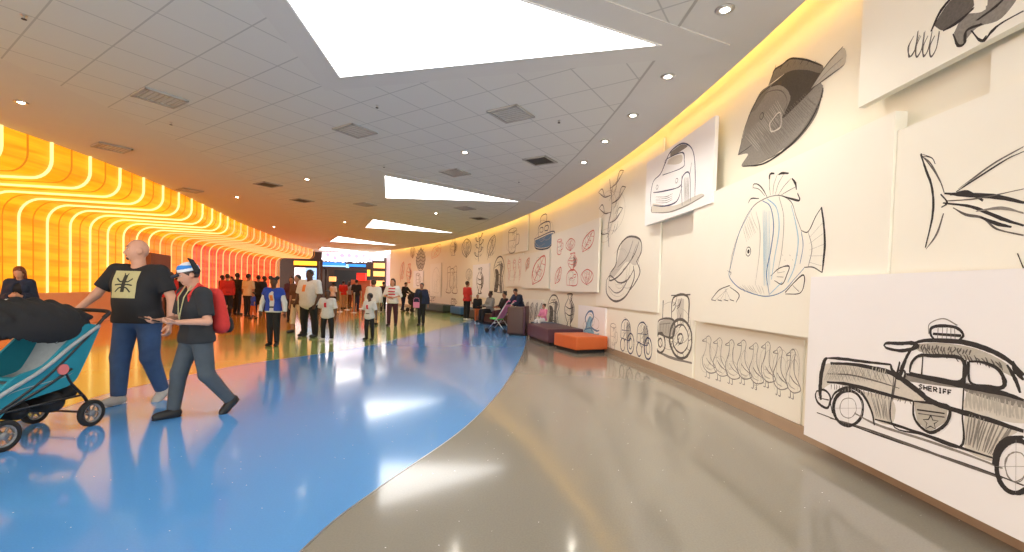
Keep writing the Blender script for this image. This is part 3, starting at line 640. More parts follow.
# --- generic motifs in a unit box (x to the viewer's right, y up)
def mo(kind, sk, U, k='k', w=.01):
    S = lambda pts, key=None, ww=1, dbl=1: sk.stroke(U(pts), key or k, w*ww, jit=w*.3, dbl=dbl)
    Fl = lambda pts, key: sk.fill(U(pts), key, .02)
    def el(c, r, key=None, ww=1, dbl=1): S([(c[0]+r[0]*math.cos(a*.42), c[1]+r[1]*math.sin(a*.42)) for a in range(16)], key, ww, dbl)
    rg = random.Random(len(sk.m.v)+3)
    for _ in range(4):
        c0, c1, r0, r1 = .35+.3*rg.random(), .3+.4*rg.random(), .12+.2*rg.random(), .15+.25*rg.random()
        a0 = rg.random()*6; S([(c0+r0*math.cos(a0+a*.5), c1+r1*math.sin(a0+a*.5)) for a in range(9)], 'l', .5, 0)
    if kind in ('urn', 'column', 'leaf', 'feather', 'pine', 'shell', 'cup', 'boots', 'tractor', 'wheelcart', 'branch'):
        for q in range(9):
            a, b = .3+.4*rg.random(), .12+.7*rg.random(); S([(a, b), (a+.06, b+.05), (a+.10, b+.14)], None, .7, 0)
    if kind == 'swirl':
        Fl([(.45, .95), (.8, .98), (.95, .8), (.9, .6), (.8, .55), (.6, .62), (.4, .5), (.2, .38), (.1, .45), (.3, .6)], 'w')
        S([(.15, .48), (.3, .6), (.35, .85), (.6, .99), (.9, .92), (.97, .75), (.85, .6)], ww=1.6); S([(.15, .48), (.12, .35), (.35, .4), (.6, .55), (.8, .72), (.9, .88)], ww=1.4)
        S([(.35, .55), (.6, .7), (.75, .92)], 'g'); S([(.5, .5), (.7, .62), (.84, .85)], 'g'); S([(.02, .35), (.05, .12), (.3, .01), (.6, .1), (.8, .35), (.78, .55)], ww=1.8)
        S([(.02, .35), (.15, .42), (.4, .3), (.65, .35), (.8, .5)], ww=1.2); S([(.1, .25), (.3, .15), (.5, .2), (.7, .42)], 'g'); S([(.86, .6), (.95, .45), (.85, .3), (.72, .2)], ww=1.2)
    elif kind == 'branch':
        S([(.5, 0), (.45, .3), (.55, .6), (.45, 1)], ww=1.2)
        for i, (x, y, d) in enumerate([(.46, .2, -1), (.48, .35, 1), (.53, .5, -1), (.54, .62, 1), (.5, .75, -1), (.47, .86, 1)]):
            q = (x+d*.4, y+.14); S([(x, y), (x+d*.2, y+.02), q]); S([q, (x+d*.28, y+.16), (x+d*.2, y+.02)]); S([(x+d*.1, y+.01), (x+d*.3, y+.08)], 'g', .6)
    elif kind == 'urn':
        S([(.3, .98), (.7, .98), (.62, .85), (.88, .6), (.8, .3), (.6, .1), (.7, .02), (.3, .02), (.4, .1), (.2, .3), (.12, .6), (.38, .85), (.3, .98)], ww=1.3)
        Fl([(.55, .8), (.82, .6), (.76, .32), (.58, .12), (.6, .5)], 'g'); S([(.15, .62), (.5, .55), (.85, .62)]); S([(.16, .42), (.5, .35), (.84, .42)]); S([(.3, .95), (.7, .95)])
        for i in range(5): S([(.2+.14*i, .58), (.27+.14*i, .44)], None, .7, 0)
    elif kind == 'pine':
        Fl([(.5, 1), (.8, .7), (.9, .4), (.7, .08), (.3, .08), (.1, .4), (.2, .7)], 'l')
        for r in range(6):
            y = .1+.15*r; ww_ = .42*math.sin(math.pi*(.12+.14*r))+.05
            S([(.5-ww_, y+.06), (.5-ww_*.5, y-.03), (.5, y+.06), (.5+ww_*.5, y-.03), (.5+ww_, y+.06)], None, 1.2)
        S([(.5, 1), (.8, .7), (.9, .4), (.7, .05), (.5, 0), (.3, .05), (.1, .4), (.2, .7), (.5, 1)], ww=1.2)
    elif kind == 'feather':
        S([(.2, 0), (.4, .4), (.6, .75), (.8, 1)], ww=1.2); S([(.3, .15), (.15, .5), (.4, .85), (.8, 1)]); S([(.3, .15), (.7, .4), (.9, .75), (.8, 1)])
        for i in range(7): y = .25+.1*i; x = .3+.07*i; S([(x, y), (x-.12, y+.12)], 'g', .8, 0); S([(x, y), (x+.2, y+.08)], 'g', .8, 0)
    elif kind == 'leaf':
        S([(.1, .02), (.05, .4), (.3, .8), (.9, 1), (.95, .55), (.7, .2), (.1, .02)], ww=1.5); S([(.1, .02), (.5, .5), (.9, 1)])
        for i in range(4): t_ = .2+.18*i; S([(t_, t_), (t_-.12, t_+.2)]); S([(t_, t_), (t_+.2, t_-.05)])
    elif kind == 'boots':
        for d in (0, .5): S([(.12+d, 1), (.15+d, .3), (.05+d, .05), (.4+d, .03), (.42+d, .2), (.33+d, .35), (.36+d, 1), (.12+d, 1)], ww=1.2); S([(.14+d, .8), (.35+d, .82)])
        S([(.3, .9), (.5, .97), (.65, .9)], 'g')
    elif kind == 'boat':
        S([(.05, .35), (.15, .05), (.8, .0), (.98, .4), (.05, .35)], ww=1.6); Fl([(.08, .3), (.16, .08), (.8, .03), (.94, .36)], 'b'); S([(.25, .36), (.28, .7), (.75, .72), (.8, .4)], ww=1.2)
        S([(.35, .72), (.36, .95), (.6, .96), (.62, .72)]); S([(.32, .5), (.45, .5), (.45, .62), (.32, .62), (.32, .5)]); S([(.55, .5), (.7, .5), (.7, .62), (.55, .62), (.55, .5)])
    elif kind == 'tractor':
        el((.70, .30), (.28, .29), ww=1.8, dbl=2); el((.70, .30), (.20, .21)); el((.70, .3), (.07, .07)); el((.16, .16), (.14, .16), ww=1.6, dbl=2); el((.16, .16), (.06, .07))
        Fl([(.1, .3), (.45, .3), (.5, .55), (.12, .5)], 'l'); S([(.08, .3), (.1, .52), (.5, .56), (.5, .3), (.08, .3)], ww=1.2); S([(.45, .56), (.48, .9), (.85, .92), (.88, .55)], ww=1.4); S([(.42, .93), (.9, .95)], ww=1.6)
        Fl([(.5, .6), (.52, .85), (.8, .87), (.82, .6)], 'w'); S([(.2, .53), (.2, .85)], ww=1.4); S([(.12, .45), (.42, .5)], 'g')
        for i in range(10): a = i*.63; S([(.70+.21*math.cos(a), .30+.22*math.sin(a)), (.70+.27*math.cos(a+.1), .30+.28*math.sin(a+.1))], None, .8, 0)
        for i in range(4): S([(.14+.08*i, .33), (.15+.08*i, .48)], 'm', .7, 0)
        S([(0, 0), (.5, -.02), (1, 0)], 'g', 1.5)
    elif kind == 'wheelcart':
        el((.78, .3), (.2, .3), ww=1.6, dbl=2); el((.78, .3), (.1, .16)); el((.3, .2), (.14, .2), ww=1.3); S([(.15, .4), (.2, .85), (.45, 1), (.7, .85), (.75, .4), (.15, .4)], ww=1.3)
        S([(.2, .65), (.7, .68)]); S([(.35, .4), (.38, .9)], 'g'); S([(.55, .4), (.55, .92)], 'g'); Fl([(.5, .42), (.5, .9), (.7, .8), (.72, .42)], 'l')
    elif kind == 'gull':
        S([(.35, .95), (.5, 1), (.62, .92), (.58, .75), (.62, .5), (.9, .3), (.95, .2), (.6, .12), (.3, .2), (.2, .4), (.35, .65), (.38, .85), (.35, .95)])
        S([(.35, .93), (.15, .85), (.38, .85)]); S([(.4, .45), (.6, .35), (.9, .28)]); S([(.45, .14), (.45, 0), (.35, 0)]); S([(.6, .13), (.62, 0), (.52, 0)]); S([(.48, .93), (.5, .92)], None, 1.6, 0)
        S([(.3, .3), (.45, .22), (.7, .2)], 'l')
    elif kind == 'shell':
        S([(.5, 0), (.1, .3), (.05, .7), (.5, 1), (.95, .7), (.9, .3), (.5, 0)], ww=1.3)
        for i in range(5): S([(.5, .02), (.2+.15*i, .5), (.12+.19*i, .85)])
    elif kind == 'cup':
        S([(.2, .9), (.25, .2), (.35, .03), (.65, .03), (.75, .2), (.8, .9)], ww=1.3); el((.5, .9), (.3, .08)); S([(.78, .7), (.98, .65), (.95, .35), (.76, .3)])
        S([(.3, .5), (.7, .5)], 'g')
    elif kind == 'squiggle':
        Fl([(.2, .1), (.3, .5), (.45, .75), (.6, .6), (.55, .35), (.7, .1), (.5, .0)], 'c')
        S([(.15, .05), (.3, .3), (.2, .6), (.35, .9), (.55, .95), (.65, .75), (.5, .5), (.55, .3), (.8, .2), (.95, .25)], 'b', 1.8); S([(.05, .0), (.4, .1), (.7, .02), (.95, .1)], 'c', 1.8); S([(.3, .35), (.45, .7)], 'b', 1.4); S([(.2, .15), (.5, .25), (.6, .1)], 'b', 1.4)
    elif kind == 'stripe':
        for x in (.12, .5, .85): S([(x, 1), (x-.05, .7), (x+.04, .4), (x, 0)], ww=1.4); S([(x+.1, .95), (x+.12, .5), (x+.06, .1)]); S([(x-.05, .6), (x+.1, .62)]); el((x+.03, .85), (.07, .06))
    elif kind == 'column':
        S([(.15, 0), (.2, .4), (.1, .7), (.35, .98), (.7, .98), (.9, .7), (.78, .4), (.85, 0), (.15, 0)], ww=1.6)
        Fl([(.15, .0), (.25, .4), (.2, .65), (.45, .6), (.5, .3), (.4, 0)], 'm'); Fl([(.55, .35), (.6, .8), (.8, .75), (.7, .4), (.8, .02), (.6, 0)], 'g')
        S([(.2, .42), (.5, .5), (.78, .42)]); S([(.15, .7), (.5, .78), (.85, .7)]); S([(.3, .1), (.5, .2), (.7, .12)]); S([(.35, .85), (.65, .86)], ww=1.5)
    elif kind == 'house':
        S([(.1, 0), (.1, .7), (.5, 1), (.9, .7), (.9, 0), (.1, 0)], ww=1.3); S([(.35, 0), (.35, .4), (.6, .4), (.6, 0)]); S([(.65, .5), (.8, .5), (.8, .65), (.65, .65), (.65, .5)])
def place(label, tl, br, kind, k='k', w=.012, seed=1, off=.003):
    (s0, z1) = hit(*tl, off); (s1, z0) = hit(*br, off); bx = (s0, s1, z0, z1)
    sk = Sketch(off, seed); sk.boost = 1.3; mo(kind, sk, unit(bx), k, w)
    c = WP((s0+s1)/2, z0, off); o = sk.m.build('wall_drawing', [INK[q] for q in sk.keys], None, loc=c); return tag(o, label, 'drawing')
def panel(label, tl, bl_y, br, off, items, m='board', th=None, seed=1):
    """tl: top-left corner, bl_y: y of the bottom-left corner, br: x of right edge; items: (kind, key, width, tl, br)"""
    (s0, z1) = hit(*tl, off); z0 = max(.125, hit(tl[0], bl_y, off)[1]); th = min(.05, off*.5) if th is None and off > .05 else th; s1 = hit(br, (tl[1]+bl_y)/2, off)[0]
    t, bx, o = board('art_panel', label, 0, 0, off, th=th, m=m, box=(s0, s1, z0, z1))
    if items:
        sk = Sketch(off, seed); sk.boost = 1.25
        for kind, k, w, a, b in items:
            (a0, a1) = hit(*a, off); (c0, c1) = hit(*b, off); mo(kind, sk, unit((a0, c0, c1, a1)), k, w)
        sk.done(t)
    return t
# recessed grey field left of the reef fish, panels around it
panel('cream panel with a dark twisting seaweed sketch', (600, 180), 306, 660, .06, [('swirl', 'm', .018, (607, 242), (641, 304))])
panel('low cream panel with small wheeled carts, left of the tractor', (606.5, 309), 364, 657, .04, [('cup', 'g', .008, (609, 322), (617, 352)), ('wheelcart', 'n', .014, (619, 318), (634, 355)), ('wheelcart', 'n', .014, (635, 321), (652, 361))])
panel('low cream panel behind the tractor sketch, next to the bird row', (658, 262), 384, 694, .03, [('tractor', 'm', .020, (657, 291), (692, 363))])
panel('wide cream recessed panel with a row of thin sketched birds', (697, 323), 385, 803, .02,
      [('gull', 'g', .008, (x, 336+dy), (x+17, 378+dy*1.6+6)) for x, dy in ((700, -2), (711, 0), (723, 2), (735, 2), (747, 5), (759, 4), (771, 9), (784, 11))], seed=4)
place('thin ink sketch of a leafy branch above the seaweed panel', (596, 187), (626, 243), 'branch', 'm', .014, 5, off=.066)
panel('thick cream panel covered in small red sketches', (551.7, 234.5), 291, 598, .15,
      [('cup', 'r', .014, (556, 240), (563, 254)), ('shell', 'r', .012, (566, 240), (575, 250)), ('leaf', 'r', .014, (582, 234), (594, 250)), ('urn', 'r', .014, (567, 254), (578, 270)), ('leaf', 'r', .014, (555, 268), (561, 284)),
       ('house', 'r', .016, (566, 270), (578, 285)), ('shell', 'r', .014, (581, 270), (593, 285))], seed=2)
panel('pale panel with blue brush squiggles behind the orange bench', (578.5, 305), 338, 605, .08, [('squiggle', 'b', .02, (582, 309), (600, 337))], m='board_white')
place('tall dark column sketch behind the purple bench', (547, 295), (560, 328), 'column', 'm', .018, 3)
place('dark stacked urn sketch left of the blue squiggle panel', (564, 293), (575, 329), 'urn', 'k', .018, 4)
place('navy sketch of a small work boat under the cove', (534, 218), (554, 246), 'boat', 'n', .02, 6)
panel('cream panel with a red leaf and spindle sketch', (523, 254.5), 288, 549, .14, [('feather', 'q', .02, (525, 258), (530, 271)), ('leaf', 'r', .024, (532, 258), (545, 285))])
panel('cream panel with three pale red upright doodles', (506, 256), 286.5, 522.5, .10, [('stripe', 'r', .012, (507, 259), (521, 283))])
panel('square cream panel with a round grey cup sketch', (503, 222), 255, 527.5, .08, [('cup', 'g', .018, (506, 230), (519, 252))])
place('tall brown-black column sketch above the seated family', (493, 258), (505, 292), 'column', 'm', .02, 8)
panel('white panel with an upright black urn sketch above the bench', (473, 265), 297, 489, .05, [('urn', 'k', .025, (476, 268), (484, 294))], m='board_white')
place('dark feather sketch, rightmost of three in the top row', (486, 237), (496, 259), 'feather', 'm', .022, 3)
place('dark leafy branch sketch, middle of the top row', (474, 236), (484, 261), 'branch', 'm', .022, 4)
place('round dark shell sketch in the top row', (462, 240), (471, 257), 'shell', 'm', .022, 5)
place('pale urn sketch left of the round shell sketch', (449, 240), (458, 255), 'urn', 'l', .018, 6)
place('pair of tall boots sketched above the red-shirted man', (446, 268), (458, 294), 'boots', 's', .022, 7)
place('faint shell sketch left of the white urn panel', (466, 269), (472, 281), 'shell', 'l', .02, 8)
panel('tan-edged panel beside the dark pine cone sketch', (430.5, 264), 296, 441, .06, [('house', 'l', .01, (432, 268), (440, 292))])
place('dark pine cone sketch in the top row far along the wall', (415.5, 248), (426, 270), 'pine', 'm', .025, 9)
place('small brown shell sketch far along the wall near the cove', (410.5, 247), (415, 258), 'shell', 's', .02, 10)
place('rust red feather sketch at the far end of the wall', (399.5, 262), (404.5, 283), 'feather', 'q', .03, 11)
place('rust red urn sketch at the far end of the wall', (406, 264), (412, 283), 'urn', 'q', .03, 12)
panel('small white panel with a grey cup sketch far along the wall', (413.5, 271), 288, 423, .06, [('cup', 'g', .02, (415, 273), (421, 286))], m='board_white')
place('faint red leaf sketch near the cove far along the wall', (431, 246), (441, 258), 'leaf', 'q', .012, 13)
place('grey branch sketch low on the wall behind the walking woman', (428, 290), (436, 304), 'branch', 'g', .02, 14)
place('grey cup sketch low on the wall left of the red-shirted man', (450, 298), (457, 306), 'cup', 's', .02, 15)
panel('low cream panel with a row of dark spindly sketches', (519, 298), 325, 543, .05, [('feather', 'm', .018, (520+4.6*i, 301+i*.4), (524+4.6*i, 323+i*.8)) for i in range(5)], seed=9)
# the grey filler slab between the top panels
panel('narrow plain panel in the recess above the reef fish tail', (659.5, 215), 262, 693, .015, [], m='board')

# ------------------------------------------------------------------ benches
def bench(label, s, out, w_, d_, h_, col, rz=None, name='padded_bench', xy=None):
    dx = dwx(s); a = math.atan2(-dx, 1) if rz is None else rz
    p = WP(s, 0, out) if xy is None else Vector((*xy, 0)); t = thing(name, label, 'bench', p, a)
    mb = MB(); mb.box((0, 0, .04), (w_-.10, d_-.10, .08)); mb.build('plinth', M['black'], t)
    mb = MB(); mb.box((0, 0, .08+(h_-.08)/2), (w_, d_, h_-.08)); mb.build('cushion', col, t, bevel=.03, smooth=True)
    mb = MB(); mb.tube([(-w_/2+.03, -d_/2+.03, h_-.012), (w_/2-.03, -d_/2+.03, h_-.012), (w_/2-.03, d_/2-.03, h_-.012), (-w_/2+.03, d_/2-.03, h_-.012), (-w_/2+.03, -d_/2+.03, h_-.012)], .008, 6)
    mb.build('piping', col, t, smooth=True); return t
V = {k: mat('vinyl_'+k, c, .45, noise=.08, scale=6, bump=.05) for k, c in dict(orange=(.62, .13, .03), purple=(.085, .03, .045), brown=(.10, .05, .035), green=(.035, .06, .055), blue=(.04, .14, .30), teal=(.02, .10, .20), slate=(.05, .055, .06)).items()}
bench('square orange padded bench against the drawing wall', 10.5, .60, .82, .98, .37, V['orange'], rz=.42, xy=(1.58, 10.24))
bench('long dark purple padded bench beside the orange one', 11.85, .62, .92, 1.8, .42, V['purple'], rz=.25, xy=(1.12, 11.85))
bench('brown padded bench with the seated women', 16.6, .55, .85, 1.5, .38, V['brown'], rz=.53, xy=(-.46, 17.25))
bench('blue padded bench far along the wall left of the red-shirted man', 22.5, .5, .7, 1.5, .42, V['blue'])
bench('brown-grey padded bench behind the red-shirted man', 20.3, .5, .7, 1.9, .42, V['slate'])
bench('long dark green padded bench farthest along the wall', 26.3, .5, .7, 4.6, .42, V['green'])
bench('small blue padded bench between the upright block seat and the purple bench', 13.35, .5, .7, .7, .4, V['teal'])
# ------------------------------------------------------------------ shop front at the far end
YS = 36.2
def far(px, py, y=YS): x, z = aty(px, py, y); return x, z
xl, _ = far(322, 290); xr, _ = far(396, 290)
sf = thing('shop_front', 'distant food court entrance with lit sign boards and dark interior', 'shop front', ((xl+xr)/2, YS, 0))
def sbox(name, m, x0, x1, z0, z1, y0, y1, par=sf, bevel=0):
    mb = MB(); mb.box(((x0+x1)/2, (y0+y1)/2, (z0+z1)/2), (x1-x0, y1-y0, z1-z0)); o = mb.build(name, m, par, loc=sf.location if par is sf else None, bevel=bevel); return o
EM = {k: mat('lit_'+k, c, .5, emit=c, es=s, noise=0) for k, c, s in (('white', (.95, .93, 1), .8), ('blue', (.02, .22, .75), .7), ('sky', (.30, .60, .90), .7), ('yellow', (1, .55, .04), 1.1), ('amber', (1, .50, .16), .6), ('red', (.85, .03, .02), .5), ('lilac', (.45, .35, .75), .8))}
sbox('wall_panel', M['dark'], -19, xl+.2, 0, CH, YS+.4, YS+.5)
sbox('side_post', M['dark'], far(322, 0)[0], far(328, 0)[0], 0, 3.3, YS-.2, YS+.3)
a, b = far(327, 0)[0], far(389, 0)[0]
sbox('upper_board', EM['white'], xl, b, 3.28, CH-.03, YS-.1, YS)
mb = MB()
rng = random.Random(2)
for k in range(16):
    cx_ = xl+.2+(b-xl-.4)*k/15; mb.lathe([(.0001, -.02), (.12+.1*rng.random(), 0), (.0001, .02)], (cx_, YS-.16, 3.28+.12*rng.random()), (0, -1, 0), 14)
mb.build('scalloped_trim', EM['white'], sf, loc=sf.location)
for k in range(8):
    cx_ = xl+.5+(b-xl-.9)*k/7; mb = MB(); mb.lathe([(.0001, -.02), (.10+.10*rng.random(), 0), (.0001, .02)], (cx_, YS-.19, 3.42+.3*rng.random()), (0, -1, 0), 10); mb.build('lilac_dot', EM['lilac'], sf, loc=sf.location)
sbox('header_beam', M['dark'], xl, xr, 2.55, 3.3, YS, YS+.3)
sbox('blue_sign', EM['blue'], far(328, 0)[0], far(350, 0)[0], 2.85, 3.12, YS-.18, YS-.02)
sbox('blue_sign', EM['blue'], far(354, 0)[0], far(371, 0)[0], 2.82, 3.02, YS-.18, YS-.02)
sbox('sign_light', EM['sky'], far(328, 0)[0], far(352, 0)[0], 2.78, 2.87, YS-.2, YS-.04)
sbox('sign_light', EM['sky'], far(351.5, 0)[0], far(354, 0)[0], 2.72, 3.0, YS-.2, YS-.04)
sbox('back_wall', M['black'], xl-1, xr+2, 0, 3.3, YS+5, YS+5.1)
sbox('red_counter', EM['red'], far(359, 0)[0], far(368, 0)[0], 1.75, 2.35, YS+.6, YS+.9)
sbox('brown_counter', mat('counter_brown', (.35, .10, .05), .5, noise=.1), far(352, 0)[0], far(372, 0)[0], 0, 1.8, YS+.9, YS+1.3)
sbox('service_counter', mat('counter_olive', (.10, .10, .05), .5, noise=.1), xl, far(352, 0)[0], 0, 1.05, YS+1.1, YS+1.5)
sbox('lit_menu', EM['amber'], far(329, 0)[0], far(336, 0)[0], 1.6, 2.0, YS+.9, YS+1.0)
sbox('corner_shelf', M['dark'], far(378, 0)[0], far(392, 0)[0], 0, 3.35, YS-.25, YS+.2)
for z0, z1 in ((2.75, 3.15), (2.1, 2.5), (1.3, 1.75)): sbox('lit_shelf', EM['amber'], far(380, 0)[0], far(391, 0)[0], z0, z1, YS-.34, YS-.22)
sbox('yellow_lamp', EM['yellow'], far(373, 0)[0], far(375.5, 0)[0], 2.1, 2.6, YS-.15, YS-.05)
sbox('end_panel', mat('end_panel', (.62, .42, .50), .6, noise=.1, scale=3), far(392, 0)[0], far(402, 0)[0], 0, CH, YS-.05, YS+.25)
struct(sbox('wall_back', M['dark'], -24, -4, 0, CH, YS+5.2, YS+5.35, None))
# menu kiosk left of the shop front
kx0, kx1 = aty(298, 0, 31)[0], aty(321, 0, 31)[0]
t = thing('menu_board', 'lit menu board with yellow header at the end of the ribbed wall', 'sign', ((kx0+kx1)/2, 31, 0))
for nm, m, x0, x1, z0, z1, y0, y1 in (('frame', M['dark'], kx0, kx1+.12, 0, 2.92, 31, 31.3), ('header', EM['yellow'], kx0, kx1, 2.62, 2.9, 30.94, 31.02), ('screen', EM['white'], kx0+.05, (kx0+kx1)/2, 1.25, 2.45, 30.94, 31.02),
                                      ('screen', EM['sky'], (kx0+kx1)/2+.02, kx1, 1.25, 2.45, 30.94, 31.02)):
    mb = MB(); mb.box(((x0+x1)/2, (y0+y1)/2, (z0+z1)/2), (x1-x0, y1-y0, z1-z0)); mb.build(nm, m, t, loc=t.location)
mb = MB()
for k in range(5): mb.box(((kx0+kx1)/2, 30.93, 1.4+.2*k), (kx1-kx0-.2, .01, .03))
mb.build('menu_line', mat('menu_grey', (.3, .32, .4), .6, noise=.05), t, loc=t.location)
# queue posts
for k, (px, py) in enumerate([(333, 309), (340, 312), (347, 310), (354, 313), (361, 309), (379, 312)]):
    x, y = atz(px, py); nm = ['leftmost', 'second from left', 'third from left', 'fourth from left', 'fifth from left', 'rightmost']
    t = thing('queue_post', 'slim metal queue post before the food court, %s of the six' % nm[k], 'queue post', (x, y, 0), 0, 'queue posts before the food court')
    mb = MB(); mb.lathe([(.16, 0), (.16, .02), (.03, .05), (.0001, .05)], n=14); mb.build('base', M['metal'], t, smooth=True)
    mb = MB(); mb.lathe([(.03, .04), (.03, .95), (.035, .96), (.035, 1.0), (.0001, 1.0)], n=12); mb.build('post', M['metal'], t, smooth=True)

# ------------------------------------------------------------------ people: implicit bodies
class SD:
    def __init__(s): s.p = []
    def cone(s, a, b, r1, r2, k=.02, flat=False, sq=None): s.p.append(('c', np.array(a, float), np.array(b, float), r1, r2, k, flat, sq)); return s
    def ell(s, c, r, k=.02, R=None, sub=False): s.p.append(('e', np.array(c, float), np.array(r, float), R, k, sub)); return s
    def bounds(s):
        lo = np.full(3, 9.); hi = -lo
        for p in s.p:
            if p[0] == 'c':
                r = max(p[3], p[4]); l = np.minimum(p[1], p[2])-r; h = np.maximum(p[1], p[2])+r
            else:
                if p[5]: continue
                r = max(p[2]); l = p[1]-r; h = p[1]+r
            lo = np.minimum(lo, l); hi = np.maximum(hi, h)
        return lo, hi
    def prim(s, p, X, Y, Z):
        if p[0] == 'c':
            _, a, b, r1, r2, k, flat, sq = p
            ba = b-a; L2 = float(ba@ba)+1e-12
            px, py, pz = X-a[0], Y-a[1], Z-a[2]
            h = np.clip((px*ba[0]+py*ba[1]+pz*ba[2])/L2, 0, 1)
            dx_, dy_, dz_ = px-ba[0]*h, py-ba[1]*h, pz-ba[2]*h
            d = np.sqrt(dx_*dx_+dy_*dy_+dz_*dz_)-(r1+(r2-r1)*h)
            if flat:
                L = math.sqrt(L2); d = np.maximum(d, ((X-b[0])*ba[0]+(Y-b[1])*ba[1]+(Z-b[2])*ba[2])/L)
            return d
        _, c, r, R, k, sub = p
        q = [X-c[0], Y-c[1], Z-c[2]]
        if R is not None: q = [q[0]*R[0][i]+q[1]*R[1][i]+q[2]*R[2][i] for i in range(3)]
        k0 = np.sqrt((q[0]/r[0])**2+(q[1]/r[1])**2+(q[2]/r[2])**2); k1 = np.sqrt((q[0]/r[0]**2)**2+(q[1]/r[1]**2)**2+(q[2]/r[2]**2)**2)+1e-9
        return k0*(k0-1)/k1
    def at(s, P):
        P = np.asarray(P, float); D = np.full(len(P), 1.0)
        for p in s.p:
            d = s.prim(p, P[:, 0], P[:, 1], P[:, 2]); k = p[5] if p[0] == 'c' else p[4]
            if p[0] == 'e' and p[5]: D = np.maximum(D, -d)
            else:
                h = np.maximum(k-np.abs(D-d), 0)/k; D = np.minimum(D, d)-h*h*k*.25
        return D
    def mesh(s, res, cuts=()):
        lo, hi = s.bounds(); lo = lo-2.2*res; hi = hi+2.2*res
        n = np.ceil((hi-lo)/res).astype(int)+1; ax = [(lo[i]+res*np.arange(n[i])).astype(np.float32) for i in range(3)]
        D = np.full(tuple(n), 1.0, np.float32)
        for p in s.p:
            k = p[5] if p[0] == 'c' else p[4]; mg = k+2*res
            if p[0] == 'c': r = max(p[3], p[4]); l = np.minimum(p[1], p[2])-r-mg; h_ = np.maximum(p[1], p[2])+r+mg
            else: r = max(p[2]); l = p[1]-r-mg; h_ = p[1]+r+mg
            i0 = np.maximum(((l-lo)/res).astype(int), 0); i1 = np.minimum(((h_-lo)/res).astype(int)+2, n)
            if (i1 <= i0).any(): continue
            sl = tuple(slice(a, b) for a, b in zip(i0, i1))
            X = ax[0][sl[0]][:, None, None]; Y = ax[1][sl[1]][None, :, None]; Z = ax[2][sl[2]][None, None, :]
            d = s.prim(p, X, Y, Z); B = D[sl]
            if p[0] == 'e' and p[5]: D[sl] = np.maximum(B, -d); continue
            hh = np.maximum(k-np.abs(B-d), 0)/k; D[sl] = np.minimum(B, d)-hh*hh*k*.25
        X, Y, Z = ax[0][:, None, None], ax[1][None, :, None], ax[2][None, None, :]
        for (pt, nr) in cuts: D = np.maximum(D, (X-pt[0])*nr[0]+(Y-pt[1])*nr[1]+(Z-pt[2])*nr[2])
        D[0] = D[-1] = 1; D[:, 0] = D[:, -1] = 1; D[:, :, 0] = D[:, :, -1] = 1
        ins = D < 0; nc = [m-1 for m in n]
        acc = np.zeros(tuple(nc)+(3,), np.float32); cnt = np.zeros(tuple(nc), np.float32)
        for dx_, dy_, dz_, axis in [(0, 0, 0, 0), (0, 1, 0, 0), (0, 0, 1, 0), (0, 1, 1, 0), (0, 0, 0, 1), (1, 0, 0, 1), (0, 0, 1, 1), (1, 0, 1, 1), (0, 0, 0, 2), (1, 0, 0, 2), (0, 1, 0, 2), (1, 1, 0, 2)]:
            o = [dx_, dy_, dz_]; e = list(o); e[axis] += 1
            A = D[o[0]:o[0]+nc[0], o[1]:o[1]+nc[1], o[2]:o[2]+nc[2]]; Bq = D[e[0]:e[0]+nc[0], e[1]:e[1]+nc[1], e[2]:e[2]+nc[2]]
            m = (A < 0) != (Bq < 0); t = np.where(m, A/(A-Bq+1e-12), 0)
            for j in range(3): acc[..., j] += np.where(m, o[j]+(t if j == axis else 0), 0)
            cnt += m
        act = cnt > 0; idx = -np.ones(tuple(nc), int); idx[act] = np.arange(act.sum())
        ijk = np.argwhere(act); V = (acc[act]/cnt[act][:, None]+ijk)*res+lo
        F = []
        for axis in range(3):
            sl0 = [slice(None)]*3; sl1 = [slice(None)]*3; sl0[axis] = slice(0, -1); sl1[axis] = slice(1, None)
            a = ins[tuple(sl0)]; b = ins[tuple(sl1)]; w_ = np.argwhere(a != b)
            u, v = (axis+1) % 3, (axis+2) % 3
            w_ = w_[(w_[:, u] > 0) & (w_[:, v] > 0) & (w_[:, u] < nc[u]) & (w_[:, v] < nc[v])]
            if not len(w_): continue
            q = []
            for du, dv in ((-1, -1), (0, -1), (0, 0), (-1, 0)):
                c = w_.copy(); c[:, u] += du; c[:, v] += dv; q.append(idx[c[:, 0], c[:, 1], c[:, 2]])
            q = np.stack(q, 1); fl_ = a[w_[:, 0], w_[:, 1], w_[:, 2]]; q[~fl_] = q[~fl_][:, ::-1]; F.append(q)
        F = np.concatenate(F); F = F[(F >= 0).all(1)]
        return V, F
def add_sd(name, sd, res, mats, parent, cuts=(), smooth_iter=1):
    V_, F_ = sd.mesh(res, cuts); me = bpy.data.meshes.new(name); me.from_pydata(V_.tolist(), [], F_.tolist())
    me.materials.append(mats); me.polygons.foreach_set('use_smooth', [True]*len(me.polygons)); me.update()
    o = bpy.data.objects.new(name, me); COL.objects.link(o); o.parent = parent; return o
def nrm(v): v = np.array(v, float); return v/np.linalg.norm(v)
def rotm(ax, a):
    ax = nrm(ax); c, s = math.cos(a), math.sin(a); x, y, z = ax
    return np.array([[c+x*x*(1-c), x*y*(1-c)-z*s, x*z*(1-c)+y*s], [y*x*(1-c)+z*s, c+y*y*(1-c), y*z*(1-c)-x*s], [z*x*(1-c)-y*s, z*y*(1-c)+x*s, c+z*z*(1-c)]])
def cl(name, c, n=.15, rough=.85, sc=30): return mat('cloth_'+name, c, rough, noise=n, scale=sc, bump=.15)
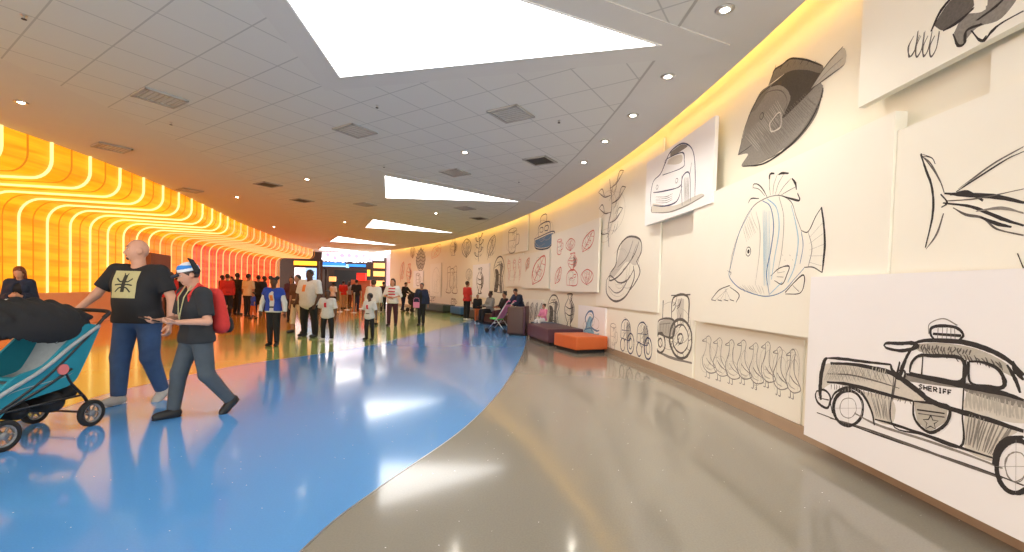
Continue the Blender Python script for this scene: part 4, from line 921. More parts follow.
CLO = dict(black=cl('black', (.012, .012, .014)), tee=cl('tee', (.62, .62, .60)), cream=cl('cream', (.60, .45, .28)), jeans=cl('jeans', (.035, .075, .17), .35, sc=9), grey=cl('grey', (.06, .075, .09), .25, sc=9), char=cl('charcoal', (.018, .02, .024)),
           red=cl('red', (.55, .03, .025)), maroon=cl('maroon', (.06, .015, .025)), blue=cl('blue', (.02, .06, .40)), navy=cl('navy', (.012, .02, .05)), tan=cl('tan', (.42, .30, .18)), pink=cl('pink', (.75, .25, .40)), brown=cl('brown', (.10, .04, .02)), orange=cl('orange', (.5, .12, .03)), white=cl('white', (.8, .78, .76)), lgrey=cl('lgrey', (.28, .28, .27)))
SK = dict(fair=mat('skin_fair', (.58, .30, .20), .5, noise=.08, scale=20, spec=.4), tan=mat('skin_tan', (.36, .17, .10), .5, noise=.08, scale=20), dark=mat('skin_dark', (.09, .04, .025), .5, noise=.08, scale=20))
HR = dict(black=mat('hair_black', (.010, .008, .007), .5, noise=.3, scale=60, bump=.3), auburn=mat('hair_auburn', (.16, .04, .015), .5, noise=.3, scale=60, bump=.3), brown=mat('hair_brown', (.05, .025, .015), .5, noise=.3, scale=60, bump=.3))
SHO = dict(black=mat('shoe_black', (.012, .012, .013), .5, noise=.2), grey=mat('shoe_grey', (.42, .40, .37), .7, noise=.15, scale=30), white=mat('shoe_white', (.75, .75, .74), .6, noise=.05))
EYEW = mat('eye_white', (.7, .68, .65), .3, noise=.02); EYED = mat('eye_dark', (.02, .012, .01), .2, noise=.05); LIP = mat('lip', (.36, .12, .10), .5, noise=.05)

def person(label, loc, head_to, H=1.7, wd=1.0, res=.018, skin='fair', hair='short', haircol='black', shirt='black', sleeve=.5, pants='black', shoes='black', hem=.49,
           thighR=(0, 0, -1), shankR=(0, -.05, -1), thighL=(0, 0, -1), shankL=(0, -.05, -1), uaR=(.15, 0, -1), faR=(.05, .15, -1), uaL=(-.15, 0, -1), faL=(-.05, .15, -1),
           lean=0, head=(0, 0), hands=True, footR=0, footL=0, palmR=(-1, 0, 0), palmL=(1, 0, 0), curl=.35, skirt=None, extra=None, name='person', cat='person', belly=0, pantslen=1.0, face=None, jacket=None, jsleeve=1.9, group=None, female=False):
    """local frame: facing +Y, right hand side is +X; head_to = world direction (x, y) the body faces"""
    rz = math.atan2(-head_to[0], head_to[1])
    root = thing(name, label, cat, (loc[0], loc[1], loc[2] if len(loc) > 2 else 0), rz, group)
    R = rotm((1, 0, 0), -lean); hp = np.array((0, 0, .53*H))
    T = lambda p: R @ (np.array(p, float)*H-hp)+hp
    Rh = R @ rotm((0, 0, 1), head[0]) @ rotm((1, 0, 0), head[1])
    nb = T((0, .0, .865)); HD = lambda p: nb+Rh @ (np.array(p, float)*H)
    sd = SD(); bw = wd*(.92 if female else 1)
    # skeleton
    hip = {1: np.array((.052*bw*H, 0, .515*H)), -1: np.array((-.052*bw*H, 0, .515*H))}
    legs = {}
    for sgn, th, sh_ in ((1, thighR, shankR), (-1, thighL, shankL)):
        k_ = hip[sgn]+nrm(th)*.235*H; a_ = k_+nrm(sh_)*.24*H; legs[sgn] = (hip[sgn], k_, a_)
    low = min(legs[1][2][2], legs[-1][2][2]); dz = .042*H-low
    sh = {1: T((.105*bw, 0, .798)), -1: T((-.105*bw, 0, .798))}; arms = {}
    for sgn, u, f in ((1, uaR, faR), (-1, uaL, faL)):
        e_ = sh[sgn]+nrm(u)*.175*H; w_ = e_+nrm(f)*.15*H; arms[sgn] = (sh[sgn], e_, w_, nrm(f))
    def torso(sd, g, k=.03):
        k *= H
        sd.cone((-.042*bw*H, 0, .525*H), (.042*bw*H, 0, .525*H), (.060*wd**.7+g)*H, (.060*wd**.7+g)*H, k)
        sd.cone(T((-.035*bw, 0, .61)), T((.035*bw, 0, .61)), (.054*wd+g)*H, (.054*wd+g)*H, k)
        sd.cone(T((-.052*bw, .003, .715)), T((.052*bw, .003, .715)), (.060*wd**.8+g)*H, (.060*wd**.8+g)*H, k)
        sd.cone(T((-.07*bw, -.004, .778)), T((.07*bw, -.004, .778)), (.042+g)*H, (.042+g)*H, k)
        if belly: sd.ell(T((0, .035, .62)), ((.085*wd+g)*H, (.05+belly+g)*H, (.10+g)*H), k)
        if female: sd.ell(T((.035, .045, .735)), ((.034+g)*H,)*3, k*.7); sd.ell(T((-.035, .045, .735)), ((.034+g)*H,)*3, k*.7)
    torso(sd, 0)
    sd.cone(T((0, -.003, .80)), T((0, .002, .88)), .036*H*wd**.5, .030*H*wd**.5, .02*H)
    for sgn in (1, -1):
        a, b, c = legs[sgn]
        sd.cone(a, b, .047*wd*H, .032*H*wd**.6, .02*H); sd.cone(b, c, .032*H*wd**.6, .019*H, .01*H); sd.ell(b+(c-b)*.3+np.array((0, -.008*H, 0)), (.03*H*wd**.5, .033*H*wd**.5, .06*H), .02*H)
        a, b, c, f = arms[sgn]
        sd.cone(T((.07*bw*sgn, -.003, .80)), a, .034*H*wd**.5, .031*H*wd**.5, .02*H); sd.cone(a, b, .030*H*wd**.6, .022*H*wd**.5, .012*H); sd.cone(b, c, .0235*H*wd**.5, .0145*H, .01*H)
        if hands:
            n_ = nrm(palmR if sgn == 1 else palmL); n_ = nrm(n_-f*(n_@f)); sd_ = np.cross(f, n_)*(1 if sgn == 1 else -1)
            thumbdir = sd_
            pe = c+f*.052*H
            for q in (-1, -.33, .33, 1): sd.cone(c+f*.01*H+sd_*q*.006*H, pe+sd_*q*.016*H, .0095*H, .0085*H, .006*H)
            for q, L in ((-1, .036), (-.33, .043), (.33, .046), (1, .040)):
                p0 = pe+sd_*q*.0165*H; d_ = f
                for seg, fr in enumerate((.45, .32, .23)):
                    an = curl*(1+seg*.6)*.8; d_ = nrm(rotv(d_, np.cross(f, n_), an)); p1 = p0+d_*L*fr*H
                    sd.cone(p0, p1, (.0058-.0006*seg)*H, (.0054-.0006*seg)*H, .002*H); p0 = p1
            t0 = c+f*.018*H+thumbdir*.012*H; t1 = t0+nrm(f*.6+thumbdir*.7+n_*.3)*.028*H; t2 = t1+nrm(f*.9+thumbdir*.15+n_*.4)*.024*H
            sd.cone(t0, t1, .0085*H, .0068*H, .004*H); sd.cone(t1, t2, .0066*H, .0055*H, .002*H)
        else: sd.ell(c+f*.04*H, (.018*H, .014*H, .035*H), .01*H)
    # head
    hs = 1.08 if H < 1.35 else 1.0
    sd.ell(HD((0, .004, .068)), (.044*H*hs, .054*H*hs, .058*H*hs), .01*H, Rh); sd.ell(HD((0, .022, .032)), (.033*H*wd**.4, .036*H, .034*H), .02*H, Rh)
    sd.ell(HD((0, .045, .012)), (.014*H, .012*H, .010*H), .012*H, Rh)
    sd.cone(HD((0, .054, .066)), HD((0, .066, .042)), .005*H, .0085*H, .008*H)
    sd.ell(HD((0, .052, .026)), (.014*H, .008*H, .006*H), .006*H, Rh)
    for q in (1, -1):
        sd.ell(HD((.046*q*hs, -.002, .055)), (.006*H, .013*H, .019*H), .006*H, Rh); sd.ell(HD((.018*q, .060, .064)), (.011*H, .010*H, .008*H), .0, Rh, sub=True) if False else None
        sd.cone(HD((.010*q, .056, .078)), HD((.030*q, .048, .076)), .005*H, .004*H, .008*H)
    body = add_sd('body', sd, res, SK[skin], root)
    if res < .012:
        for q in (1, -1):
            e = SD(); e.ell(HD((.0185*q, .0480, .064)), (.0075*H, .006*H, .0045*H), .001, Rh); add_sd('eye', e, .0022, EYEW, root)
            e = SD(); e.ell(HD((.0185*q, .0525, .064)), (.0035*H, .002*H, .0035*H), .001, Rh); add_sd('pupil', e, .0014, EYED, root)
            e = SD(); e.cone(HD((.009*q, .060, .080)), HD((.030*q, .052, .082)), .0028*H, .002*H, .001); add_sd('eyebrow', e, .0025, HR[haircol], root)
        e = SD(); e.cone(HD((-.014, .0565, .026)), HD((.014, .0565, .026)), .0036*H, .0036*H, .001); add_sd('mouth', e, .0025, LIP, root)
    # trousers
    up = R @ np.array((0, 0, 1.))
    if pants:
        s2 = SD(); g = .009
        s2.cone((-.042*bw*H, 0, .525*H), (.042*bw*H, 0, .525*H), (.060*wd**.7+g)*H, (.060*wd**.7+g)*H, .03*H)
        s2.cone((-.03*bw*H, 0, .57*H), (.03*bw*H, 0, .57*H), (.055*wd**.8+g)*H, (.055*wd**.8+g)*H, .03*H)
        for sgn in (1, -1):
            a, b, c = legs[sgn]; e = b+(c-b)*pantslen*.96
            s2.cone(a, b, (.047*wd+g)*H, (.034*wd**.6+g+.002)*H, .015*H); s2.cone(b, e, (.034*wd**.6+g+.002)*H, (.027+.012*wd)*H*.9 if pantslen > .8 else .045*H, .012*H, flat=True)
        add_sd('shorts' if pantslen < .8 else 'trousers', s2, res, CLO[pants], root, cuts=[((0, 0, .585*H), (0, 0, 1))])
    if skirt:
        col, top, bot, r1, r2 = skirt; s2 = SD()
        s2.cone((0, 0, bot*H), (0, 0, top*H), r2*H, r1*H, .02*H); add_sd('skirt', s2, res, CLO[col], root, cuts=[((0, 0, bot*H), (0, 0, -1)), ((0, 0, top*H), (0, 0, 1))])
    # shirt
    def top(nm, col, g, hem, sleeve, frontcut=False, res_=res):
        s3 = SD(); torso(s3, g, .035)
        if hem < .5: s3.cone((-.042*bw*H, 0, .50*H), (.042*bw*H, 0, .50*H), (.062*wd**.7+g)*H, (.062*wd**.7+g)*H, .03*H)
        for sgn in (1, -1):
            a, b, c, f = arms[sgn]
            s3.cone(T((.06*bw*sgn, -.003, .80)), a, (.033*wd**.5+g*.7)*H, (.029*wd**.5+g*.9)*H, .02*H)
            if sleeve <= 1: s3.cone(a, a+(b-a)*sleeve, (.031*wd**.5+g)*H, (.028*wd**.6+g)*H, .012*H, flat=True)
            else: s3.cone(a, b, (.031*wd**.5+g)*H, (.024*wd**.5+g)*H, .012*H); s3.cone(b, b+(c-b)*(sleeve-1), (.024*wd**.5+g)*H, (.018+g)*H, .01*H, flat=True)
        s3.ell(T((0, .012, .862)), (.040*H*wd**.4, .040*H, .036*H), .001, sub=True)
        if frontcut: s3.ell(T((0, .09, .66)), (.035*H, .07*H, .17*H), .001, sub=True)
        o = add_sd(nm, s3, res_, CLO[col], root, cuts=[(T((0, 0, hem)), -up)]); return o, s3
    shirt_o, s3 = top('shirt', shirt, .012, hem, sleeve)
    if jacket: top('jacket', jacket, .021, hem+.01, jsleeve, True)
    # shoes
    for sgn, ft in ((1, footR), (-1, footL)):
        a, b, c = legs[sgn]; fd = np.array((.12*sgn, math.cos(ft), math.sin(ft))); fd = nrm(fd); upv = nrm(np.cross(np.cross(fd, (0, 0, 1)), fd))
        he = c-upv*.012*H-fd*.022*H; to = c-upv*.020*H+fd*.092*H
        s4 = SD(); s4.cone(he, to, .026*H, .019*H, .02*H); s4.cone(c+upv*.005*H, he+fd*.03*H, .025*H, .026*H, .02*H); s4.cone(c-upv*.015*H, to-fd*.02*H, .024*H, .024*H, .02*H)
        so = c-upv*.040*H; o = add_sd('shoe', s4, min(res, .012), SHO[shoes], root, cuts=[(so, -upv), (c+upv*.018*H, upv)])
        s5 = SD(); s5.cone(he-upv*.02*H, to-upv*.012*H, .025*H, .021*H, .01*H); add_sd('sole', s5, min(res, .01), SHO['white'] if shoes != 'black' else SHO['black'], o, cuts=[(so, -upv), (so+upv*.009*H, upv)]) if res < .012 else None
    # hair
    if hair:
        s6 = SD(); s6.ell(HD((0, -.002, .074)), (.049*H*hs, .058*H*hs, .058*H*hs), .01*H, Rh)
        if hair == 'afro': s6.ell(HD((0, -.008, .080)), (.060*H, .062*H, .062*H), .01*H, Rh)
        if hair == 'puffs':
            for q in (1, -1): s6.ell(HD((.045*q, -.01, .125)), (.030*H, .026*H, .030*H), .01*H, Rh)
        if hair == 'bun': s6.ell(HD((0, -.055, .105)), (.026*H,)*3, .01*H, Rh)
        fn_ = Rh @ nrm((0, .80, -.60)); cuts = [(HD((0, .044, .098)), Rh @ nrm((0, .86, -.35)))]
        if hair in ('short', 'afro', 'puffs', 'bun'): cuts = [(HD((0, .030, .072)), fn_*1.0)]
        if hair == 'long':
            s6.cone(HD((0, -.025, .07)), HD((0, -.045, -.03)), .045*H, .042*H, .02*H); s6.cone(HD((.03, -.02, .05)), HD((.04, -.012, -.06)), .022*H, .02*H, .02*H); s6.cone(HD((-.03, -.02, .05)), HD((-.04, -.012, -.06)), .022*H, .02*H, .02*H)
            s6.ell(HD((0, .075, .045)), (.030*H, .045*H, .052*H), .001, Rh, sub=True); cuts = []
        add_sd('hair', s6, res*.8, HR[haircol], root, cuts=cuts)
    for ch in root.children: ch.location.z = dz
    root['dz'] = 0.0; del root['dz']
    info = dict(root=root, T=T, HD=HD, Rh=Rh, R=R, arms=arms, legs=legs, shirt=s3, H=H, dz=dz, rz=rz)
    return info
def rotv(v, ax, a): return rotm(ax, a) @ v
def patch(info, name, m, x0, x1, z0, z1, off=.004, poly=None, n=14):
    """cloth print: a thin skin laid on the shirt front"""
    T, H, sdf = info['T'], info['H'], info['shirt']; fw = info['R'] @ np.array((0, 1., 0))
    def proj(x, z):
        p = np.array(T((x, .25, z))); t = 0
        for _ in range(40):
            d = float(sdf.at([p])[0])
            if d < .0005: break
            p = p-fw*d*.9
        return p+fw*off
    mb = MB()
    if poly is None:
        vs = [proj(x0+(x1-x0)*i/n, z0+(z1-z0)*j/n) for i in range(n+1) for j in range(n+1)]
        mb.add(vs, [(i*(n+1)+j, i*(n+1)+j+1, (i+1)*(n+1)+j+1, (i+1)*(n+1)+j) for i in range(n) for j in range(n)])
    else:
        for P, w_ in poly:
            Q = crom(P, 5); vs = []
            for i, q in enumerate(Q):
                a = np.array(Q[max(i-1, 0)]); b = np.array(Q[min(i+1, len(Q)-1)]); t = (b-a)/(np.linalg.norm(b-a)+1e-9); nn = np.array((-t[1], t[0]))*w_/2
                for sg in (1, -1): vs.append(proj(*(np.array(q)+nn*sg)))
            mb.add(vs, [(2*i, 2*i+1, 2*i+3, 2*i+2) for i in range(len(Q)-1)])
    o = mb.build(name, m, info['root'], smooth=True); o.location.z = info['dz']; return o
def wpt(info, p):
    c, s = math.cos(info['rz']), math.sin(info['rz']); l = info['root'].location
    return Vector((l.x+c*p[0]-s*p[1], l.y+s*p[0]+c*p[1], l.z+p[2]+info['dz']))
PR = {k: mat('print_'+k, c, .8, noise=.1, scale=40) for k, c in dict(khaki=(.48, .44, .22), dark=(.03, .03, .02), orange=(.75, .22, .05), blue=(.05, .12, .5), red=(.6, .04, .06)).items()}

# --- the man with the stroller and the boy beside him
mx, my = atz(138, 402)
man = person('bald man in black t-shirt with square khaki print, walking behind the stroller', (mx, my), (.02, -1), H=1.80, wd=1.23, res=.0085, skin='fair', hair=None, shirt='black', sleeve=.72, pants='jeans', shoes='grey', belly=.012,
             thighR=(.02, .20, -1), shankR=(-.02, .08, -1), thighL=(-.04, .02, -1), shankL=(-.03, -.42, -1), footL=-.45, footR=.05,
             uaR=(.50, .25, -.85), faR=(.20, .62, -.60), uaL=(-.40, -.05, -1), faL=(-.12, .30, -1), head=(-.85, .02), palmR=(0, .3, -1), palmL=(1, .2, 0), curl=.55)
patch(man, 'chest_print', PR['khaki'], -.058, .086, .640, .800, n=22)
patch(man, 'print_figure', PR['dark'], 0, 0, 0, 0, off=.007, poly=[([(0.014, .775), (0.014, .72), (0.014, .675)], .022), ([(-0.031, .755), (-0.006, .735), (0.014, .745)], .008), ([(0.059, .755), (0.034, .735), (0.014, .745)], .008), ([(-0.036, .715), (-0.006, .72), (0.014, .715)], .008), ([(0.064, .715), (0.034, .72), (0.014, .715)], .008),
      ([(-0.031, .675), (-0.006, .70), (0.014, .70)], .008), ([(0.059, .675), (0.034, .70), (0.014, .70)], .008), ([(0.002, .785), (0.014, .765), (0.026, .785)], .006)])
e = SD(); H_ = 1.8
e.ell(man['HD']((0, .048, .010)), (.017*H_, .012*H_, .011*H_), .01, man['Rh']); o = add_sd('beard', e, .006, HR['brown'], man['root']); o.location.z = man['dz']
wr = man['arms'][-1]; e = SD(); c = wr[2]-wr[3]*.012; e.cone(c-wr[3]*.014, c+wr[3]*.014, .031, .031, .004, flat=True)
o = add_sd('wristwatch', e, .006, SHO['black'], man['root'], cuts=[(c-wr[3]*.012, -wr[3])]); o.location.z = man['dz']

bx_, by_ = atz(196, 416)
boy = person('boy in charcoal t-shirt and blue and white cap, carrying a red backpack', (bx_, by_), (-.50, -.87), H=1.55, wd=1.10, res=.0085, skin='fair', hair='short', haircol='brown', shirt='char', sleeve=.8, pants='grey', shoes='black',
             thighR=(.05, .30, -1), shankR=(.02, .12, -1), thighL=(-.05, -.12, -1), shankL=(-.03, -.75, -1), footL=-.7, footR=.0,
             uaR=(.28, .10, -1), faR=(-.35, .80, -.02), uaL=(-.30, .0, -1), faL=(.25, .85, .0), head=(-.25, -.30), palmR=(-.3, 0, 1), palmL=(.3, 0, 1), curl=.7, lean=.06)
b_h = boy['HD']; e = SD(); e.ell(b_h((0, -.002, .082)), (.053*1.55, .062*1.55, .056*1.55), .01, boy['Rh'])
cap = thing('cap', 'blue and white cap with a dark flap on the boy with the backpack', 'cap', wpt(boy, b_h((0, 0, .07))), boy['rz'])
def hang(sd, res, m, par, info, nm, cuts=()):
    o = add_sd(nm, sd, res, m, par, cuts=cuts); q = par.location
    o.location = Vector((0, 0, 0)); inv = Matrix.Rotation(-info['rz'], 3, 'Z'); l = info['root'].location
    o.location = inv @ (Vector((l.x, l.y, l.z+info['dz']))-q); return o
hang(e, .007, mat('cap_white', (.7, .72, .75), .7, noise=.05), cap, boy, 'crown', cuts=[(b_h((0, .0, .080)), boy['Rh'] @ np.array((0, .1, -1)))])
e = SD(); e.ell(b_h((0, -.002, .090)), (.0535*1.55, .0625*1.55, .053*1.55), .01, boy['Rh']); hang(e, .007, mat('cap_blue', (.03, .22, .65), .7, noise=.05), cap, boy, 'band', cuts=[(b_h((0, 0, .098)), boy['Rh'] @ np.array((0, .1, -1))), (b_h((0, 0, .118)), boy['Rh'] @ np.array((0, -.3, 1)))])
e = SD(); e.cone(b_h((0, .045, .082)), b_h((0, .085, .074)), .030, .022, .01); hang(e, .007, mat('cap_brim', (.02, .03, .05), .7, noise=.05), cap, boy, 'brim', cuts=[(b_h((0, .06, .084)), boy['Rh'] @ np.array((0, .1, 1)))])
e = SD(); e.cone(b_h((-.045, -.03, .135)), b_h((-.055, -.035, .07)), .02, .028, .01); e.cone(b_h((-.045, -.03, .135)), b_h((-.035, -.02, .155)), .018, .010, .01); hang(e, .007, CLO['black'], cap, boy, 'flap')
T_ = boy['T']; bp = thing('backpack', 'red and black backpack worn by the boy in the cap', 'backpack', wpt(boy, T_((0, -.10, .62))), boy['rz'])
e = SD()
for q in range(6): e.cone(T_((-.052+.004*q, -.125+.002*q, .58+.042*q)), T_((.052-.004*q, -.125+.002*q, .58+.042*q)), .078-.004*q, .078-.004*q, .05)
hang(e, .012, CLO['red'], bp, boy, 'main_bag')
e = SD(); e.cone(T_((-.05, -.165, .565)), T_((.05, -.165, .565)), .055, .055, .03); e.cone(T_((-.05, -.160, .61)), T_((.05, -.160, .61)), .055, .055, .05); hang(e, .012, CLO['black'], bp, boy, 'front_pocket')
for q in (1, -1):
    e = SD(); pts = [T_((.062*q, -.07, .80)), T_((.062*q, .0, .86)), T_((.066*q, .06, .79)), T_((.075*q, .062, .70)), T_((.10*q, -.03, .62))]
    for a, b in zip(pts[:-1], pts[1:]): e.cone(a, b, .014, .014, .01)
    hang(e, .008, CLO['red'], bp, boy, 'strap')
e = SD(); pts = [T_((-.035, .03, .85)), T_((-.035, .075, .78)), T_((-.01, .09, .68)), T_((.0, .092, .64)), T_((.012, .09, .68)), T_((.035, .075, .78)), T_((.035, .03, .85))]
ly = thing('lanyard', 'pale lanyard around the neck of the boy in the cap', 'lanyard', wpt(boy, T_((0, .09, .66))), boy['rz'])
for a, b in zip(pts[:-1], pts[1:]): e.cone(a, b, .006, .006, .003)
hang(e, .005, PR['khaki'], ly, boy, 'cord'); e = SD(); e.cone(T_((-.008, .094, .62)), T_((.008, .094, .62)), .02, .02, .004); hang(e, .006, SHO['grey'], ly, boy, 'badge')
hp_ = boy['arms'][1][2]+boy['arms'][1][3]*.09; ph = thing('phone', 'dark phone held in the hands of the boy in the cap', 'phone', wpt(boy, hp_+np.array((0, 0, .02))), boy['rz'])
mb = MB(); mb.box((0, 0, 0), (.075, .15, .010), Matrix.Rotation(.3, 3, 'X')); mb.build('case', SHO['black'], ph, bevel=.003)
mb = MB(); mb.box((0, -.002, .0065), (.065, .135, .001), Matrix.Rotation(.3, 3, 'X')); mb.build('screen', mat('phone_glass', (.05, .06, .08), .1, noise=.02), ph)

# --- big stroller; local frame: +Y is the travel direction
def stroller(label, loc, hd, name='stroller'):
    rz = math.atan2(-hd[0], hd[1]); t = thing(name, label, 'stroller', (*loc, 0), rz)
    FR = mat('frame_black', (.015, .015, .016), .35, noise=.1); RB = mat('tyre', (.015, .015, .015), .8, noise=.1); TE = cl('teal', (.01, .22, .30), .1, sc=12); LG = cl('lining', (.35, .37, .38)); RIM = mat('rim', (.22, .22, .23), .4, noise=.1)
    for x in (-.27, .27):
        for y, r in ((-.36, .12), (.30, .12)):
            xx = x if y < 0 else x*.9; mb = MB(); P = []
            mb.lathe([(r-.035, -.02), (r-.01, -.024), (r, -.012), (r, .012), (r-.01, .024), (r-.035, .02)], (xx, y, r), (1, 0, 0), 28, ring=True); wv = mb.build('wheel', RB, t, smooth=True)
            mb = MB(); mb.lathe([(.0001, -.018), (.03, -.02), (.03, .02), (.0001, .018)], (xx, y, r), (1, 0, 0), 16)
            mb.lathe([(r-.036, -.014), (r-.050, -.012), (r-.050, .012), (r-.036, .014)], (xx, y, r), (1, 0, 0), 28, ring=True)
            for k in range(6):
                a = k*math.pi/3; mb.tube([(xx, y+.025*math.cos(a), r+.025*math.sin(a)), (xx, y+(r-.04)*math.cos(a), r+(r-.04)*math.sin(a))], .009, 6)
            mb.build('rim', RIM, wv, smooth=True)
    mb = MB()
    for x in (-.27, .27):
        i = -.022 if x > 0 else .022
        mb.tube(crom([(x+i, -.36, .125), (x+i*1.5, -.34, .25), (x*.93, -.20, .42), (x*.93, -.15, .52)], 5), .013, 8)
        mb.tube(crom([(x*.9+i, .30, .125), (x*.9+i, .33, .22), (x*.93, .33, .30), (x*.93, .05, .42), (x*.93, -.20, .55)], 5), .014, 8)
        mb.tube(crom([(x*.93, .34, .31), (x*.93, .0, .52), (x*.93, -.32, .80), (x*.93, -.52, 1.0)], 5), .013, 8)
        mb.tube([(x*.93, -.30, .30), (x*.93, .30, .30)], .010, 8)
    mb.tube([(-.25, -.36, .125), (.25, -.36, .125)], .010, 8); mb.tube([(-.25, .33, .30), (.25, .33, .30)], .012, 8)
    mb.build('frame', FR, t, smooth=True)
    mb = MB(); mb.tube(crom([(-.25, -.50, .98), (-.22, -.57, 1.03), (0, -.58, 1.04), (.22, -.57, 1.03), (.25, -.50, .98)], 6), .018, 10); mb.build('handle', M['black'], t, smooth=True)
    # seat shell
    prof_ = [(-.42, .88), (-.36, .74), (-.26, .56), (-.18, .47), (.0, .44), (.20, .42), (.30, .38), (.42, .22), (.50, .20)]
    Pf = crom(prof_, 4); mb = MB(); vs = []; fs = []; xs_ = (-.24, -.2, -.1, 0, .1, .2, .24)
    for y, z in Pf:
        for x in xs_: vs.append((x, y, z+(.05 if abs(x) > .22 else 0)))
    nx = len(xs_)
    fs = [(i*nx+j, i*nx+j+1, (i+1)*nx+j+1, (i+1)*nx+j) for i in range(len(Pf)-1) for j in range(nx-1)]
    mb.add(vs, fs); o = mb.build('seat', LG, t, smooth=True); md = o.modifiers.new('s', 'SOLIDIFY'); md.thickness = .025
    # side panels, teal
    for x in (-.245, .245):
        mb = MB(); poly_ = [(-.46, .90), (-.33, .93), (-.18, .80), (.02, .62), (.22, .56), (.36, .44), (.50, .30), (.50, .20), (.36, .24), (.24, .34), (.0, .38), (-.20, .42), (-.30, .56)]
        P = crom(poly_+[poly_[0]], 4)[:-1]; n = len(P)
        mb.add([(x-.012, a, b) for a, b in P]+[(x+.012, a, b) for a, b in P], [tuple(range(n))[::-1], tuple(range(n, 2*n))]+[(i, (i+1) % n, n+(i+1) % n, n+i) for i in range(n)])
        mb.build('side_panel', TE, t, fixn=True)
        mb = MB(); sg = 1 if x > 0 else -1
        mb.tube(crom([(x+.02*sg, -.44, .91), (x+.02*sg, -.20, .76), (x+.02*sg, .05, .58), (x+.02*sg, .36, .42), (x+.02*sg, .49, .27)], 5), .016, 8); mb.build('trim_band', LG, t, smooth=True)
        mb = MB(); mb.lathe([(.0001, .0), (.045, .0), (.045, .012), (.0001, .014)], (x+.014*sg, -.12, .56), (sg, 0, 0), 20); mb.build('round_badge', mat('badge_pink', (.75, .20, .20), .5, noise=.05), t)
    mb = MB(); mb.box((0, .50, .23), (.46, .05, .16), Matrix.Rotation(.4, 3, 'X')); mb.build('footrest', TE, t, bevel=.015)
    mb = MB()
    for k in range(4): mb.box((0, .06+.10*k, .50-.035*k), (.42, .035, .03), Matrix.Rotation(-.3, 3, 'X'))
    mb.build('seat_pad', TE, t, bevel=.01)
    e = SD(); e.cone((-.16, -.12, .27), (.16, -.12, .27), .085, .085, .05); e.cone((-.16, .14, .27), (.16, .14, .27), .075, .075, .05); e.cone((-.16, -.26, .33), (.16, -.26, .33), .06, .06, .05); add_sd('basket', e, .018, CLO['black'], t)
    # canopy draped with a black cover
    e = SD(); rr = random.Random(4); e.ell((0, -.02, .90), (.30, .52, .24), .02)
    for k in range(7):
        y = -.40+.13*k; h_ = .24*math.sqrt(max(0, 1-((y+.02)/.52)**2)); e.cone((-.22, y, .90+h_*.55), (0, y+.02, .895+h_), .02, .03, .05); e.cone((0, y+.02, .895+h_), (.22, y, .90+h_*.55), .03, .02, .05)
    e.ell((0, .06, .82), (.27, .50, .22), .01, sub=True)
    add_sd('canopy', e, .012, CLO['black'], t, cuts=[((0, -.45, .86), nrm((0, -.20, -1)))])
    mb = MB(); mb.box((.10, -.0, 1.150), (.05, .018, .004), Matrix.Rotation(.2, 3, 'Y')); mb.build('small_tag', SHO['white'], t)
    mb = MB(); mb.tube(crom([(.25, -.46, .80), (.27, -.47, .70), (.26, -.45, .60), (.27, -.48, .54)], 5), .010, 6); mb.build('hanging_strap', CLO['black'], t)
    return t
stroller('teal stroller with black canopy pushed by the bald man', (-4.09, 3.72), (-.05, -1))
e = None
# ------------------------------------------------------------------ the other people
def P_(label, px, py, hd, **k):
    x, y = atz(px, py); k.setdefault('hands', True); k.setdefault('res', .02 if y > 12 else .016); return person(label, (x, y), hd, **k)
walkA = dict(thighR=(.03, .16, -1), shankR=(.0, .05, -1), thighL=(-.03, -.12, -1), shankL=(0, -.3, -1), footL=-.3)
P_('woman with long auburn hair in dark jacket and cream skirt, before the low wall', 20, 352, (.55, -.83), H=1.53, wd=.85, skin='fair', hair='long', haircol='auburn', shirt='black', jacket='navy', sleeve=1.9, pants='tan', shoes='black', skirt=('cream', .57, .16, .085, .10), female=True,
   uaR=(.2, .05, -1), faR=(-.45, .75, .15), uaL=(-.2, .05, -1), faL=(.45, .75, .15), head=(0, -.35), res=.016)
w1 = P_('woman in white t-shirt with royal blue jacket and black trousers, hair in two puffs', 273, 346, (.12, -1), H=1.47, wd=.98, skin='dark', hair='puffs', shirt='tee', jacket='blue', jsleeve=.4, sleeve=1.9, pants='black', female=True, uaR=(.35, 0, -1), faR=(.1, .2, -1), uaL=(-.35, .0, -1), faL=(-.1, .2, -1), head=(.2, 0))
patch(w1, 'shirt_print', PR['orange'], -.022, .022, .66, .74, off=.01, n=5)
m1 = P_('large man in oversized white t-shirt and black trousers, standing side on', 309, 337, (-.40, -.9), H=1.72, wd=1.52, skin='dark', hair='short', shirt='tee', sleeve=.95, pants='black', shoes='black', hem=.40, uaR=(.25, .1, -1), faR=(-.1, .45, -.8), uaL=(-.25, .05, -1), faL=(.1, .35, -.9), belly=.02, head=(.2, 0), thighR=(.12, 0, -1), thighL=(-.12, 0, -1))
patch(m1, 'shirt_print', PR['orange'], -.03, .03, .67, .77, off=.01, n=5)
P_('person in brown top and pale shorts standing behind the large man', 297, 333, (-.3, -1), H=1.60, skin='tan', hair='short', shirt='brown', pants='cream', pantslen=.55, sleeve=.9, **walkA)
k1 = P_('boy in white printed t-shirt standing beside the large man', 327, 341, (-.15, -1), H=1.22, wd=1.15, skin='dark', hair='short', shirt='tee', sleeve=.95, pants='black', shoes='white', hem=.44, uaR=(.3, 0, -1), uaL=(-.3, 0, -1), faR=(.1, .1, -1), faL=(-.1, .1, -1), head=(.3, 0), thighR=(.12, 0, -1), thighL=(-.12, 0, -1))
patch(k1, 'shirt_print', PR['red'], -.025, .025, .66, .75, off=.01, n=5)
